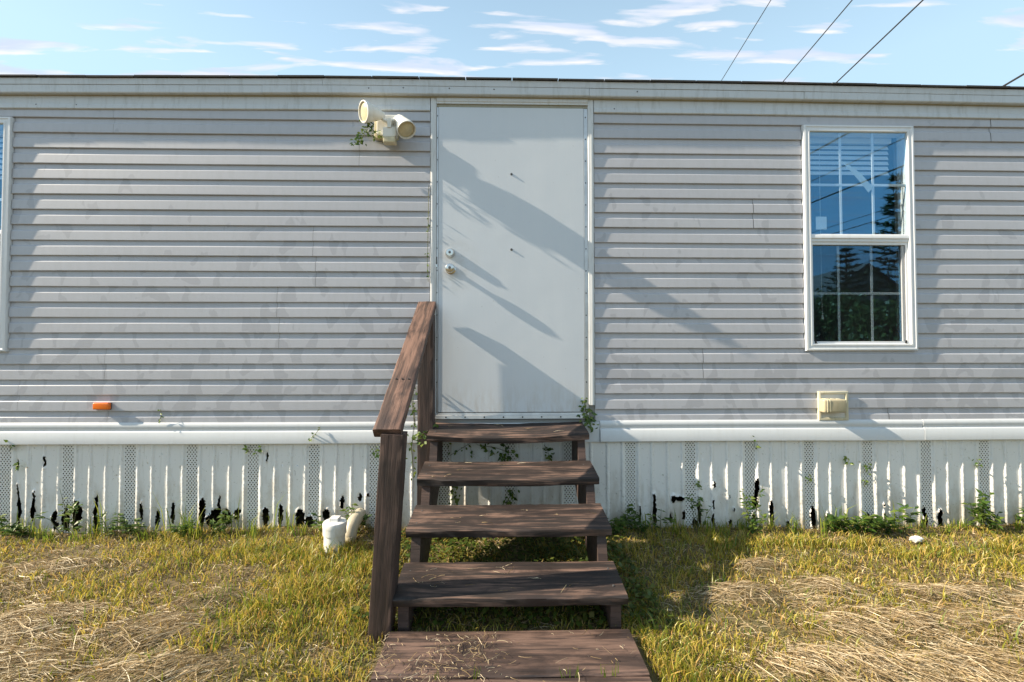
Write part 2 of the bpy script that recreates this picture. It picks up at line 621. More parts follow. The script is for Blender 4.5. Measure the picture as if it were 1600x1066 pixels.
# wall core with openings (behind the siding)
core = []
zb0, zt0 = .56, 2.74
xs = [HX0, WIN_L[0]+.03, WIN_L[1]-.03, DOOR[0]+.035, DOOR[1]-.035, WIN_R[0]+.03, WIN_R[1]-.03, HX1]
core += [(xs[0], xs[1], 0.0, .09, zb0, zt0), (xs[2], xs[3], 0.0, .09, zb0, zt0), (xs[4], xs[5], 0.0, .09, zb0, zt0), (xs[6], xs[7], 0.0, .09, zb0, zt0)]
for a_, b_, w_ in ((xs[1], xs[2], WIN_L), (xs[5], xs[6], WIN_R)):
    core += [(a_, b_, .0, .09, zb0, w_[2]+.03), (a_, b_, .0, .09, w_[3]-.03, zt0)]
core += [(xs[3], xs[4], .0, .09, zb0, DOOR[2]), (xs[3], xs[4], .0, .09, DOOR[3]-.03, zt0)]
hb('wall_core', 'interior', *core)
hb('end_wall', 'siding', (HX0-.09, HX0, 0, HD, .56, 2.74))
hb('end_wall', 'siding', (HX1, HX1+.09, 0, HD, .56, 2.74))
hb('back_wall', 'siding', (HX0, HX1, HD-.09, HD, .56, 2.74))
hb('floor', 'belly', (HX0, HX1, .092, HD-.092, .50, .66))
hb('ceiling', 'interior', (HX0, HX1, .092, HD-.092, 2.66, 2.735))
hb('partition_wall', 'interior', (.9, .98, .093, HD-.093, .662, 2.658))
hb('partition_wall', 'interior', (-1.6, -1.52, .093, HD-.093, .662, 2.658))
hb('back_skirting', 'skirting', (HX0, HX1, HD-.03, HD, -.1, .555))
hb('end_skirting', 'skirting', (HX0-.03, HX0, 0.012, HD, -.1, .555))
hb('end_skirting', 'skirting', (HX1, HX1+.03, 0.012, HD, -.1, .555))

# ---- siding: each double course is a board of its own
CH = .0949
ZB = [2.557-CH*k for k in range(21)]


def course_rows(k, z_lo=None):
    zb = ZB[k]
    pr = [(-.003, zb+.0008), (-.0125, zb), (-.0140, zb+.003), (-.0138, zb+.009), (-.0118, zb+.0545), (-.0112, zb+.0575), (-.0055, zb+.0625), (-.0040, zb+.0645), (-.0022, zb+CH+.0035)]
    if k == 0:
        pr = [(y, min(z, 2.650)) for y, z in pr]
    return pr


def siding_piece(row, xa, xb, lift=0.0, cuts=None, seed=0):
    mb = MB()
    for k in (2*row, 2*row+1):
        if k > 20:
            continue
        segs = [(xa, xb)]
        for (ca, cb, ks) in (cuts or []):
            if k in ks:
                segs = [s for (p_, q_) in segs for s in ((p_, min(q_, ca)), (max(p_, cb), q_)) if s[1]-s[0] > .005]
        for (p_, q_) in segs:
            n = max(2, int((q_-p_)/.10))
            rings = []
            for i in range(n+1):
                x = p_+(q_-p_)*i/n
                dy = float((vnoise(x, k*3.1, 1.1, 4)-.5)*.0030 + (vnoise(x, k*5.7, 4.0, 5)-.5)*.0012) - lift
                dz = float((vnoise(x, k*1.7, .8, 6)-.5)*.005)
                rings.append([(x, y+dy*(1.0 if 0 < j < 8 else .4), z+dz) for j, (y, z) in enumerate(course_rows(k))])
            mb.rings(rings, closed=False)
    o = mb.build('siding_board', 'siding', smooth=True, recalc=False, sharp=7)
    me = o.data
    return keep(o, home)


JW = .004
gapsL = []
SEAM = {0: [180, 1544], 1: [562], 3: [1175], 4: [490], 5: [494], 6: [434], 7: [437], 8: [166, 1097], 9: [31], 10: [170, 1386]}
for row in range(11):
    ks = range(1, 16)
    zones = []
    if 1 <= row <= 7:
        zones = [(HX0, WIN_L[0]-JW), (WIN_L[1]+JW, DOOR[0]-JW), (DOOR[1]+JW, WIN_R[0]-JW), (WIN_R[1]+JW, HX1)]
        cuts = None
    else:
        zones = [(HX0, DOOR[0]-JW), (DOOR[1]+JW, HX1)]
        cuts = [(WIN_L[0]-JW, WIN_L[1]+JW, ks), (WIN_R[0]-JW, WIN_R[1]+JW, ks)] if row == 0 else None
    zmid = ZB[min(20, 2*row+1)]
    for zi, (xa, xb) in enumerate(zones):
        br = [xa]
        for px in SEAM.get(row, []):
            sx = P(px, 533-(zmid-EYE)*250).x
            if xa+.1 < sx < xb-.1:
                br.append(sx)
        # further boards beyond the photograph's edges
        br.append(xb)
        for i in range(len(br)-1):
            siding_piece(row, br[i]+(.0 if i == 0 else .0026), br[i+1], lift=.0012*(i % 2), cuts=cuts, seed=row*7+i)

# ---- roof edge, fascia, frieze
EDGE = [(P(px, py, -.055).x, P(px, py, -.055).z) for px, py in ((-400, 119), (0, 119), (300, 120), (520, 120.5), (800, 124), (1200, 130), (1600, 138), (1900, 142.5))]
EX, EZ = [e[0] for e in EDGE], [e[1] for e in EDGE]


def edge_z(x):
    return float(np.interp(x, EX, EZ))


def strip(name, m, x0, x1, prof, n=None, droop=1.0, smooth=False, bump=.0008):
    """prof: (y, dz below the roof edge line)"""
    n = n or max(2, int((x1-x0)/.12))
    mb = MB()
    rings = []
    for i in range(n+1):
        x = x0+(x1-x0)*i/n
        e = 2.826+(edge_z(x)-2.826)*droop
        wv = float(vnoise(x, 3.3, 3.0, 8)-.5)*bump*2
        rings.append([(x, y+wv, e+dz) for y, dz in prof])
    mb.rings(rings)
    o = mb.build(name, m, smooth=smooth)
    return keep(o, home)


f1 = [HX0, P(504, 127, -.055).x, P(1480, 145).x, HX1]
for i in range(3):
    strip('fascia_board', 'fascia', f1[i]+.001, f1[i+1]-.001, [(-.056-.0012*(i % 2), -.010), (-.054, -.047), (.02, -.047), (.02, -.010)])
f2 = [HX0, P(409, 138, -.055).x, P(921, 140, -.055).x, P(1257, 145, -.055).x, HX1]
for i in range(4):
    strip('fascia_board', 'fascia', f2[i]+.001, f2[i+1]-.001, [(-.051-.001*(i % 2), -.0485), (-.051-.001*(i % 2), -.092), (-.048, -.097), (.02, -.097), (.02, -.0485)])
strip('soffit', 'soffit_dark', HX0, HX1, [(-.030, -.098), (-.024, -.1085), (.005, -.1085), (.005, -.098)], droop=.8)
f3 = [HX0, P(122, 160).x, DOOR[0]-.003]
for i in range(2):
    strip('frieze_trim', 'fascia', f3[i]+.001, f3[i+1]-.001, [(-.020, -.109), (-.019, -.162), (-.023, -.166), (-.024, -.188), (-.020, -.192), (.0, -.192), (.0, -.109)], droop=.7)
strip('frieze_trim', 'fascia', DOOR[1]+.003, HX1, [(-.020, -.109), (-.019, -.162), (-.023, -.166), (-.024, -.188), (-.020, -.192), (.0, -.192), (.0, -.109)], droop=.7)
# nail heads on the trims
for px, py in ((56, 163), (119, 163.5), (576, 137.5), (630, 137), (702, 138), (772, 139.5), (996, 143), (1098, 154), (960, 170)):
    q = P(px, py, -.054 if py < 150 else -.024)
    mb = MB()
    mb.lathe((q.x, q.y+.004, q.z), (0, -1, 0), [(0, .0042), (.003, .0042), (.0052, .0025)], 8)
    keep(mb.build('nail', 'dark_screw'), home)
# shingles along the eave, then the rest of the roof as one sheet
SHX = .287
x = HX0
base_sh = None
while x < HX1:
    mb = MB()
    L = SHX-.005
    e0, e1 = edge_z(x), edge_z(x+L)
    lift = random.uniform(0, .003)
    rise = .18
    y0 = -.066-random.uniform(0, .005)
    vs = []
    for (xx, e) in ((x, e0), (x+L, e1)):
        vs += [(xx, y0, e-.009+lift), (xx, y0, e+.0005+lift), (xx, .25, e+.0005+rise*.32), (xx, .25, e-.009+rise*.32)]
    mb.add(vs, [(0, 1, 2, 3), (4, 7, 6, 5), (0, 4, 5, 1), (1, 5, 6, 2), (2, 6, 7, 3), (3, 7, 4, 0)])
    keep(mb.build('shingle', 'shingle'), home)
    x += SHX
mb = MB()
mb.add([(HX0-.1, -.05, 2.785), (HX1+.1, -.05, 2.775), (HX1+.1, 2.1, 3.15), (HX0-.1, 2.1, 3.15), (HX0-.1, HD+.05, 2.78), (HX1+.1, HD+.05, 2.78),
        (HX0-.1, -.05, 2.742), (HX1+.1, -.05, 2.742), (HX0-.1, HD+.05, 2.742), (HX1+.1, HD+.05, 2.742)],
       [(0, 1, 2, 3), (3, 2, 5, 4), (0, 6, 7, 1), (4, 5, 9, 8), (0, 3, 4, 8, 6), (1, 7, 9, 5, 2), (6, 8, 9, 7)])
keep(mb.build('roof', 'roof_sheet'), home)

# ---- bottom trim over the skirting
t1 = [HX0, DOOR[0]-.05, DOOR[1]+.03, P(1437, 680).x, HX1]
for i in (0, 2, 3):
    xa, xb = (t1[i], t1[i+1]) if i else (t1[0], -.001+P(676, 680).x)
    prof = [(.0, .684), (-.0165, .682), (-.024, .672), (-.0245, .648), (-.019, .640), (-.019, .634), (-.028, .631), (-.0335, .622), (-.0325, .556), (-.027, .552), (.0, .552)]
    mb = MB()
    n = int((xb-xa)/.12)+2
    mb.rings([[(xa+.001+(xb-xa-.002)*j/n, y+float(vnoise(j*.12+i*9, 1.0, 1.0, 9)-.5)*.002-(.0014 if i == 3 else 0), z+.002*math.sin(j*.21)) for y, z in prof] for j in range(n+1)])
    keep(mb.build('band_trim', 'band', smooth=True), home)
mb = MB()
mb.box(P(676, 680).x+.001, t1[2]-.001, -.022, .0, .552, .672)
keep(mb.build('band_trim', 'band', bevel=.003), home)

# ---- skirting panels, each with its perforated strip
centers = [(-.787-.37*k, .37) for k in range(17)][::-1] + [(-.362, .48), (.044, .332), (.4155, .411)] + [(.798+.377*k, .377) for k in range(14)]
HOLES = []


def hole(px, py, hw, hh):
    q = P(px, py)
    HOLES.append((q.x, q.z, hw*.74/250.0, hh*.95/250.0))


for q in ((29, 775, 3, 20), (31, 800, 4, 20), (28, 725, 3, 6), (54, 790, 4, 22), (88, 815, 8, 16), (105, 812, 8, 18), (122, 805, 8, 22), (72, 720, 1.5, 9), (151, 795, 3.5, 22), (152, 820, 5, 14), (222, 800, 3.5, 16), (247, 812, 4, 16), (271, 800, 4, 16),
          (318, 800, 6, 22), (335, 812, 12, 16), (343, 788, 3, 14), (356, 808, 12, 12), (372, 803, 7, 8), (416, 808, 7, 15), (440, 805, 5, 18), (470, 812, 10, 16), (485, 815, 10, 10), (418, 714, 2.5, 8), (511, 805, 7, 12), (536, 784, 4, 9), (563, 777, 4, 6), (576, 772, 2, 3),
          (999, 805, 3, 14), (1021, 776, 3.5, 6), (1022, 800, 4.5, 26), (1047, 811, 4, 8), (1051, 778, 5, 6), (1062, 778, 9, 4), (1067, 804, 3, 8), (1091, 800, 4, 22), (1085, 820, 6, 10), (1115, 757, 3.5, 5.5), (1114, 788, 2.5, 11), (1113, 815, 3, 13), (1140, 817, 4, 6), (1145, 795, 2, 3), (1139, 776, 1.5, 3),
          (1177, 785, 5, 8), (1180, 778, 4, 14), (1182, 757, 4, 10), (1176, 815, 6, 14), (1203, 805, 3.5, 24), (1228, 818, 3, 6), (1268, 808, 5.5, 18), (1291, 808, 3, 10), (1355, 812, 4, 12), (1379, 788, 2, 4), (1379, 812, 4, 14), (1443, 812, 5, 20), (1466, 812, 5, 20), (1532, 815, 4, 10), (1556, 808, 3, 6)):
    hole(*q)
HO = np.array(HOLES)


def in_hole(x, z, field=False):
    j = vnoise(x, z, 38, 12)*.75+vnoise(x*1.6, z, 110, 13)*.55+vnoise(x*2, z*.6, 230, 18)*.3
    r = np.full(x.shape, 9.0)
    for hx_, hz_, hw_, hh_ in HOLES:
        r = np.minimum(r, ((x-hx_)/hw_)**2+((z-hz_)/hh_)**2)
    if field:
        return np.clip(1-(r-.30-j)/1.6, 0, 1)*(np.abs(x) < 4)
    return (r < .30+j) & (np.abs(x) < 4) & (z < .54)


Z_NEAR = np.array([.556]+[.545-.0049*i for i in range(122)])
Z_FAR = np.array([.556, .5, .4, .3, .2, .1, 0, -.053])
rib = lambda o_: [(o_-.0100, 0), (o_-.0068, -.0062), (o_+.0068, -.0062), (o_+.0100, 0)]


def refine(fs, st=.0046):
    o_ = []
    for (xa, ya), (xb, yb) in zip(fs[:-1], fs[1:]):
        n = max(1, int((xb-xa)/st))
        for i in range(n):
            o_.append((xa+(xb-xa)*i/n, ya+(yb-ya)*i/n))
    return np.array(o_+[fs[-1]])


def sheet(fs, cx):
    near = abs(cx) < 3.9
    cols = refine(fs, .0046 if near else .05)
    zlist = Z_NEAR if near else Z_FAR
    nc, nr = len(cols), len(zlist)
    X, Z = np.meshgrid(cx+cols[:, 0], zlist)
    Y = np.tile(cols[:, 1], (nr, 1))-.006
    Y = Y+(vnoise(X, Z, 2.2, 14)-.5)*.014*np.maximum(0, .5-Z)*1.6+(vnoise(X, Z, 9, 19)-.5)*.0012
    jm = (Z < .54)*(1.0 if near else .0)
    inn = np.ones_like(X)
    inn[:, 0] = inn[:, -1] = 0
    xc, zc_ = (X[:-1, :-1]+X[1:, 1:])/2, (Z[:-1, :-1]+Z[1:, 1:])/2
    hol = in_hole(xc, zc_)
    # edges of a tear curl a little
    Y = Y+in_hole(X, Z, True)**2*(vnoise(X, Z, 24, 25)-.62)*.026
    X2 = X+(vnoise(X, Z, 150, 15)-.5)*.006*jm*inn
    Z2 = Z+(vnoise(X, Z, 150, 16)-.5)*.006*jm
    V_ = np.stack([X2, Y, Z2], -1).reshape(-1, 3)
    id_ = np.arange(nc*nr).reshape(nr, nc)
    k_ = ~hol
    a_, b_, c_, d_ = id_[:-1, :-1][k_], id_[1:, :-1][k_], id_[1:, 1:][k_], id_[:-1, 1:][k_]
    return V_, np.concatenate([np.stack([a_, b_, c_], 1), np.stack([a_, c_, d_], 1)])


for ci, (cx, pw) in enumerate(centers):
    hwid = .031
    VL, TL = sheet([(-pw/2, 0)] + rib(-pw*.5+.045) + rib(-.05) + [(-hwid, .0015)], cx)
    VR, TR_ = sheet([(hwid, .0015)] + rib(.05) + rib(.135) + [(pw/2, 0)], cx)
    panel = keep(tri_mesh('skirting_panel', np.concatenate([VL, VR]), np.concatenate([TL, TR_+len(VL)]), 'skirting'), home)
    vo = tri_mesh('vent_strip', *sheet([(-hwid, .0015), (hwid, .0015)], cx), 'vent')
    vo.parent = panel
hb('skirting_panel', 'skirting', (HX0, -6.893, -.010, -.002, -.06, .553))
hb('skirting_panel', 'skirting', (5.889, HX1, -.010, -.002, -.06, .553))

# ---- door
DY = -.0160
dl, dr, dzt, dzb = P(685.5, 400).x, P(912, 400).x, 2.646, .738
mb = MB()
nxd, nzd = 10, 20
mb.box(dl, dr, DY, .04, dzb, dzt)
door = keep(mb.build('door', 'door_paint', bevel=.002), home)
cas_w = .036
for name, pr, (xa, xb, za, zb_) in (('door_casing', 0, (DOOR[0], DOOR[0]+cas_w, .70, DOOR[3])), ('door_casing', 0, (DOOR[1]-cas_w, DOOR[1], .78, DOOR[3])), ('door_casing', 0, (DOOR[0]+cas_w+.0005, DOOR[1]-cas_w-.0005, DOOR[3]-.034, DOOR[3]))):
    mb = MB()
    if zb_-za > 1:
        s = 1 if xa < 0 else -1
        e = xa if s > 0 else xb
        pf = [(e, .0), (e, -.018), (e+s*.004, -.0205), (e+s*.016, -.0215), (e+s*.022, -.019), (e+s*.033, -.019), (e+s*cas_w, -.016), (e+s*cas_w, .0)]
        n = 14
        mb.rings([[(x_+float(vnoise(i*.4, e, 1, 17)-.5)*.002, y_, za+(zb_-za)*i/n) for x_, y_ in pf] for i in range(n+1)])
    else:
        pf = [(.0, zb_), (-.024, zb_), (-.0255, zb_-.006), (-.024, zb_-.020), (-.020, zb_-.024), (-.020, za), (.0, za)]
        mb.rings([[(xa+(xb-xa)*i/8, y_, z_) for y_, z_ in pf] for i in range(9)])
    keep(mb.build(name, 'casing', smooth=True), home)
# dark reveal over the door, flat metal strips with screws round it
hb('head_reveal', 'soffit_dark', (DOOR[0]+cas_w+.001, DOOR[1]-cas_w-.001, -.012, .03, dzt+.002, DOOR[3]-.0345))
for side, (xa, xb) in enumerate(((DOOR[0]+cas_w+.001, dl-.001), (dr+.001, DOOR[1]-cas_w-.001))):
    mb = MB()
    mb.box(xa, xb, -.012, .03, dzb-.02, dzt)
    xi = xb-.004 if side == 0 else xa
    mb.box(xi, xi+.004, -.0175, -.0122, dzb, dzt-.005)
    st = keep(mb.build('jamb_strip', 'aluminium', bevel=.0008), home)
    zz = dzt-.055
    while zz > dzb+.05:
        m2 = MB()
        m2.lathe(((xa+xb)/2-.001, -.011, zz), (0, -1, 0), [(0, .0042), (.0028, .0042), (.004, .002)], 8)
        sc = m2.build('screw', 'dark_screw')
        sc.parent = st
        zz -= .139
# strike opening with latch on the left jamb
mb = MB()
q = P(682.5, 411)
mb.box(q.x-.006, q.x+.004, -.0134, -.0122, q.z-.030, q.z+.036)
keep(mb.build('strike_slot', 'black_hole'), home)
mb = MB()
mb.box(q.x-.003, q.x+.004, -.018, -.0134, q.z-.030, q.z-.012)
keep(mb.build('latch', 'chrome', bevel=.001), home)
# threshold
mb = MB()
pf = [(.0, .735), (-.0175, .734), (-.019, .722), (-.024, .719), (-.026, .699), (-.020, .696), (.0, .696)]
mb.rings([[(DOOR[0]+cas_w+.002+(DOOR[1]-DOOR[0]-2*cas_w-.004)*i/6, y_, z_) for y_, z_ in pf] for i in range(7)])
th = keep(mb.build('threshold', 'aluminium', smooth=True), home)
for i in range(8):
    m2 = MB()
    m2.lathe((DOOR[0]+.10+i*.118, -.0245, .709), (0, -1, 0), [(0, .005), (.003, .005), (.0045, .002)], 8)
    o = m2.build('screw', 'black_hole')
    o.parent = th
# knob, deadbolt, two viewer holes: sub-parts of the door
q = P(703, 419, -.06)
mb = MB()
mb.lathe((q.x, DY+.002, q.z), (0, -1, 0), [(0, .030), (.005, .031), (.008, .028), (.010, .014), (.026, .0125), (.030, .020), (.036, .0275), (.046, .0295), (.056, .0265), (.061, .018), (.0615, .0)], 28)
kn = mb.build('door_knob', 'chrome', smooth=True)
kn.parent = door
mb = MB()
mb.lathe((q.x, DY-.059, q.z), (0, -1, 0), [(0, .0085), (.0035, .0085), (.004, .0)], 16)
ky = mb.build('keyhole', 'dark_screw')
ky.parent = door
q = P(703, 395, -.03)
mb = MB()
mb.lathe((q.x, DY+.002, q.z), (0, -1, 0), [(0, .031), (.006, .031), (.012, .029), (.026, .0235), (.030, .0215), (.031, .012), (.0315, .0)], 28)
db = mb.build('deadbolt', 'chrome', smooth=True)
db.parent = door
mb = MB()
mb.lathe((q.x, DY-.029, q.z), (0, -1, 0), [(0, .008), (.0032, .008), (.0035, .0)], 16)
ky = mb.build('keyhole', 'dark_screw')
ky.parent = door
for px, py in ((799, 274), (799, 391)):
    q = P(px, py)
    mb = MB()
    mb.lathe((q.x, DY+.001, q.z), (0, -1, 0), [(0, .0075), (.004, .0075), (.0045, .005), (.008, .0045), (.0085, .0)], 14)
    o = mb.build('peephole', 'dark_screw')
    o.parent = door

# ---- windows
def ring_frame(mb, x0, x1, z0, z1, wd, y0, y1):
    mb.box(x0, x1, y0, y1, z1-wd, z1)
    mb.box(x0, x1, y0, y1, z0, z0+wd)
    mb.box(x0, x0+wd, y0, y1, z0+wd, z1-wd)
    mb.box(x1-wd, x1, y0, y1, z0+wd, z1-wd)


def mitred(x0, x1, z0, z1, prof):
    """prof: list of (inset, y) closed outline swept round the rectangle with mitred corners"""
    mb = MB()
    cs = [(x0, z0, 1, 1), (x1, z0, -1, 1), (x1, z1, -1, -1), (x0, z1, 1, -1)]
    n = len(prof)
    for cx_, cz_, sx, sz in cs:
        for ins, y in prof:
            mb.v.append((cx_+sx*ins, y, cz_+sz*ins))
    for i in range(4):
        for j in range(n):
            a_, b_ = i*n+j, i*n+(j+1) % n
            c_, d_ = ((i+1) % 4)*n+(j+1) % n, ((i+1) % 4)*n+j
            mb.f.append((a_, b_, c_, d_))
    return mb


def window(W, m_up, m_lo):
    x0, x1, z0, z1 = W
    fr = mitred(x0, x1, z0, z1, [(0, .01), (0, -.020), (.003, -.026), (.014, -.0275), (.018, -.024), (.030, -.024), (.033, -.027), (.041, -.0265), (.044, -.022), (.046, .05), (.01, .05)])
    win = keep(fr.build('window', 'white_vinyl', smooth=True), home)
    zr = z0+(z1-z0)*.489            # meeting rail
    # upper sash rail
    mb = MB()
    pf = [(-.004, zr+.037), (-.020, zr+.036), (-.024, zr+.030), (-.024, zr+.010), (-.018, zr+.004), (-.018, zr-.010), (-.012, zr-.016), (.03, zr-.016), (.03, zr+.037)]
    mb.rings([[(xx, y_, z_) for y_, z_ in pf] for xx in (x0+.040, x1-.040)])
    o = mb.build('meeting_rail', 'white_vinyl', smooth=True)
    o.parent = win
    up = (x0+.044, x1-.044, zr+.037, z1-.044)
    lo = (x0+.044, x1-.044, z0+.044, zr-.016)
    m2 = mitred(*lo, [(0, .010), (.0, -.012), (.014, -.012), (.016, .010)])
    # lower sash sits further back
    o = m2.build('lower_sash', 'white_vinyl')
    o.parent = win
    mb = MB()
    mb.box(lo[1]-.036, lo[1]-.0165, -.006, .003, lo[2]+.0165, lo[3]-.0165)
    o = mb.build('sash_stile', 'white_vinyl', bevel=.003)
    o.parent = win
    glz = []
    for nm, b_, y, fx, fz in (('upper', up, -.016, m_up[0], m_up[1]), ('lower', lo, .004, m_lo[0], m_lo[1])):
        mb = MB()
        mb.box(b_[0]-.002, b_[1]+.002, y, y+.003, b_[2]-.002, b_[3]+.002)
        o = mb.build('pane', 'glass')
        o.parent = win
        wdt = b_[1]-b_[0]
        for f_ in fx:
            mb = MB()
            xm = b_[0]+wdt*f_
            mb.box(xm-.008, xm+.008, y+.0065, y+.011, b_[2], b_[3])
            o = mb.build('muntin', 'white_vinyl', bevel=.002)
            o.parent = win
        mb = MB()
        zm = b_[2]+(b_[3]-b_[2])*fz
        mb.box(b_[0], b_[1], y+.0055, y+.0125, zm-.008, zm+.008)
        o = mb.build('muntin', 'white_vinyl', bevel=.002)
        o.parent = win
    mb = MB()
    mb.box(lo[0]+.0145, lo[1]-.0145, -.0095, -.009, lo[2]+.0145, lo[3]-.0145)
    o = mb.build('insect_screen', 'insect_screen')
    o.parent = win
    for sx in (lo[0]+.018, lo[1]-.03):
        mb = MB()
        mb.box(sx, sx+.010, -.018, -.0125, lo[2]+.004, lo[2]+.022)
        mb.box(sx+.004, sx+.016, -.019, -.0126, lo[2]-.002, lo[2]+.0035)
        o = mb.build('screen_clip', 'black_hole', bevel=.001)
        o.parent = win
    return win, up, lo, zr


win_r, upR, loR, zrR = window(WIN_R, ((.325, .66), .485), ((.312, .655), .50))
win_r['label'] = 'sash window with taped pane between door and far corner'
win_l, upL, loL, zrL = window(WIN_L, ((.325, .66), .29), ((.312, .655), .50))
win_l['label'] = 'sash window cut off at the frame edge'
# things inside the right-hand window
for W, n_, lab in ((upR, 6, 'raised white blind inside the taped window'), (upL, 8, 'raised white blind inside the other window')):
    bl = empty('window_blind', ((W[0]+W[1])/2, .075, W[3]), lab, 'blind', 'window blinds')
    mb = MB()
    mb.box(W[0]-.02, W[1]-.03, .055, .085, W[3]-.035, W[3]+.01)
    keep(mb.build('head_rail', 'blind', bevel=.003), bl)
    for i in range(n_):
        mb = MB()
        zc_ = W[3]-.060-i*.034
        mb.add([(W[0]-.01, .060, zc_-.013), (W[1]-.045, .060, zc_-.013), (W[1]-.045, .072, zc_+.014), (W[0]-.01, .072, zc_+.014),
                (W[0]-.01, .062, zc_-.0135), (W[1]-.045, .062, zc_-.0135), (W[1]-.045, .074, zc_+.0135), (W[0]-.01, .074, zc_+.0135)],
               [(0, 1, 2, 3), (7, 6, 5, 4), (0, 4, 5, 1), (1, 5, 6, 2), (2, 6, 7, 3), (3, 7, 4, 0)])
        keep(mb.build('slat', 'blind'), bl)
    mb = MB()
    mb.tube([(W[0]+.13, .07, W[3]-.03), (W[0]+.128, .07, W[3]-.6), (W[0]+.131, .07, W[3]-1.15)], .0015, 5)
    mb.lathe((W[0]+.131, .07, W[3]-1.19), (0, 0, 1), [(0, .009), (.03, .004), (.04, .001)], 8)
    keep(mb.build('pull_cord', 'blind'), bl)
mb = MB()
A, B_ = P(1312, 254, .004), P(1357, 299, .004)
nrm = Vector((-(B_-A).z, 0, (B_-A).x)).normalized()
pts = []
for i in range(9):
    s = i/8
    c_ = A.lerp(B_, s)+nrm*(.012*math.sin(s*math.pi))
    hw = .004+.017*min(1, s*1.8)
    pts += [c_+nrm*hw, c_-nrm*hw]
y_ = -.0126
fr_ = [(p.x, y_, p.z) for p in pts]
bk_ = [(p.x, y_+.0005, p.z) for p in pts]
fc = []
for i in range(8):
    fc += [(2*i, 2*i+2, 2*i+3, 2*i+1), (18+2*i+1, 18+2*i+3, 18+2*i+2, 18+2*i)]
mb.add(fr_+bk_, fc)
# the tape is stuck on the inner face of the glass
tag(mb.build('tape_strip', 'tape'), 'pale strip of torn tape stuck across a window pane', 'tape')
mb = MB()
q0, q1 = P(1269, 341, .02), P(1286, 361, .02)
mb.box(q0.x, q1.x, -.0125, -.0120, q1.z, q0.z)
tag(mb.build('paper_label', 'paper'), 'small white paper square in lower corner of upper pane', 'paper')

# ------------------------------------------------------------------ flood light
fl = P(604, 205)
lamp = empty('flood_light', (fl.x, -.014, fl.z), 'twin head white security flood light beside the door', 'flood light')
mb = MB()
x0, x1 = P(588, 205).x, P(624, 205).x
z0, z1 = P(605, 222).z, P(605, 186).z
mb.box(x0, x1, -.045, -.0135, z0, z1)
keep(mb.build('back_box', 'lamp_base', bevel=.005), lamp)
mb = MB()
mb.box(x0+.018, x1+.004, -.062, -.0455, z0+.012, z1-.006)
keep(mb.build('cover_plate', 'lamp_body', bevel=.006), lamp)
mb = MB()
xs0, xs1 = P(598, 210, -.1).x, P(619, 210, -.1).x
zs0, zs1 = P(605, 219, -.1).z, P(605, 199, -.1).z
mb.box(xs0, xs1, -.105, -.0625, zs0+.02, zs1)
keep(mb.build('sensor_housing', 'lamp_body', bevel=.006), lamp)
mb = MB()
mb.box(xs0+.002, xs1-.002, -.110, -.0625, zs0-.018, zs0+.0195)
keep(mb.build('sensor_lens', 'lamp_lens', bevel=.008), lamp)
mb = MB()
cxm = (xs0+xs1)/2
mb.box(cxm-.012, cxm+.012, -.110, -.063, zs1-.006, zs1+.052)
keep(mb.build('bracket', 'lamp_body', bevel=.003), lamp)
mb = MB()
a0 = P(599, 190, -.07)
mb.tube([(cxm-.004, -.07, zs1+.04), (cxm-.04, -.08, zs1+.055), (a0.x-.01, -.085, a0.z+.02)], [.011, .012, .013], 10)
mb.tube([(cxm+.004, -.07, zs1+.04), (cxm+.03, -.085, zs1+.056), (P(622, 184, -.09).x, -.09, P(622, 184, -.09).z)], [.011, .012, .013], 10)
for k in range(3):
    mb.lathe((cxm+.022+k*.009, -.081-.002*k, zs1+.050), (1, -.2, .2), [(0, .016), (.005, .016)], 12)
keep(mb.build('swivel_arm', 'lamp_body', smooth=True), lamp)


def lamp_head(neck, rim, r):
    ax = (rim-neck)
    L = ax.length
    ax.normalize()
    mb = MB()
    mb.lathe(neck-ax*.012, ax, [(0, .010), (.003, .019), (.016, .021), (.019, .025), (.026, .028), (.012+L*.24, r*.60), (.012+L*.55, r*.80), (.012+L*.78, r*.94), (.012+L*.82, r*1.0), (.012+L, r*1.03), (.012+L+.001, r*.95), (.012+L*.9, r*.91), (.012+L*.89, .0)], 32, cap=False)
    h = keep(mb.build('lamp_head', 'lamp_body', smooth=True), lamp)
    mb = MB()
    mb.lathe(neck+ax*(L*.88), ax, [(0, r*.885), (.006, r*.86), (.012, r*.6), (.015, r*.25), (.0155, .0)], 32)
    o = mb.build('bulb_lens', 'lamp_lens', smooth=True)
    o.parent = h
    o.matrix_parent_inverse = Matrix.Identity(4)
    # reuse the head's own offset
    return h


lamp_head(P(597, 180, -.085), P(567.5, 174.5, -.165), .059)
lamp_head(P(624, 185, -.10), P(635.5, 203.5, -.160), .0545)

# ------------------------------------------------------------------ outlet box, marker light
q = P(1298, 633)
ob = empty('outlet_box', (q.x, -.014, q.z), 'beige weathered outdoor outlet with bubble cover under the window', 'outlet')
x0, x1 = P(1275, 630).x, P(1321, 630).x
z0, z1 = P(1298, 656).z, P(1298, 611).z
m2 = mitred(x0, x1, z0, z1, [(0, .0), (0, -.0240), (.004, -.0265), (.014, -.0255), (.019, -.019), (.019, .0)])
keep(m2.build('frame', 'outlet_beige', smooth=True), ob)
mb = MB()
mb.box(x0+.018, x1-.018, -.0185, -.003, z0+.018, z1-.018)
keep(mb.build('back_plate', 'outlet_cream'), ob)
mb = MB()
bx0, bx1 = P(1285.5, 634, -.06).x, P(1321, 634, -.06).x
bz0, bz1 = P(1298, 645, -.06).z, P(1298, 624, -.06).z
mb.box(bx0, bx1, -.074, -.019, bz0, bz1)
cov = keep(mb.build('cover', 'outlet_cover', bevel=.012, seg=3, smooth=True), ob)
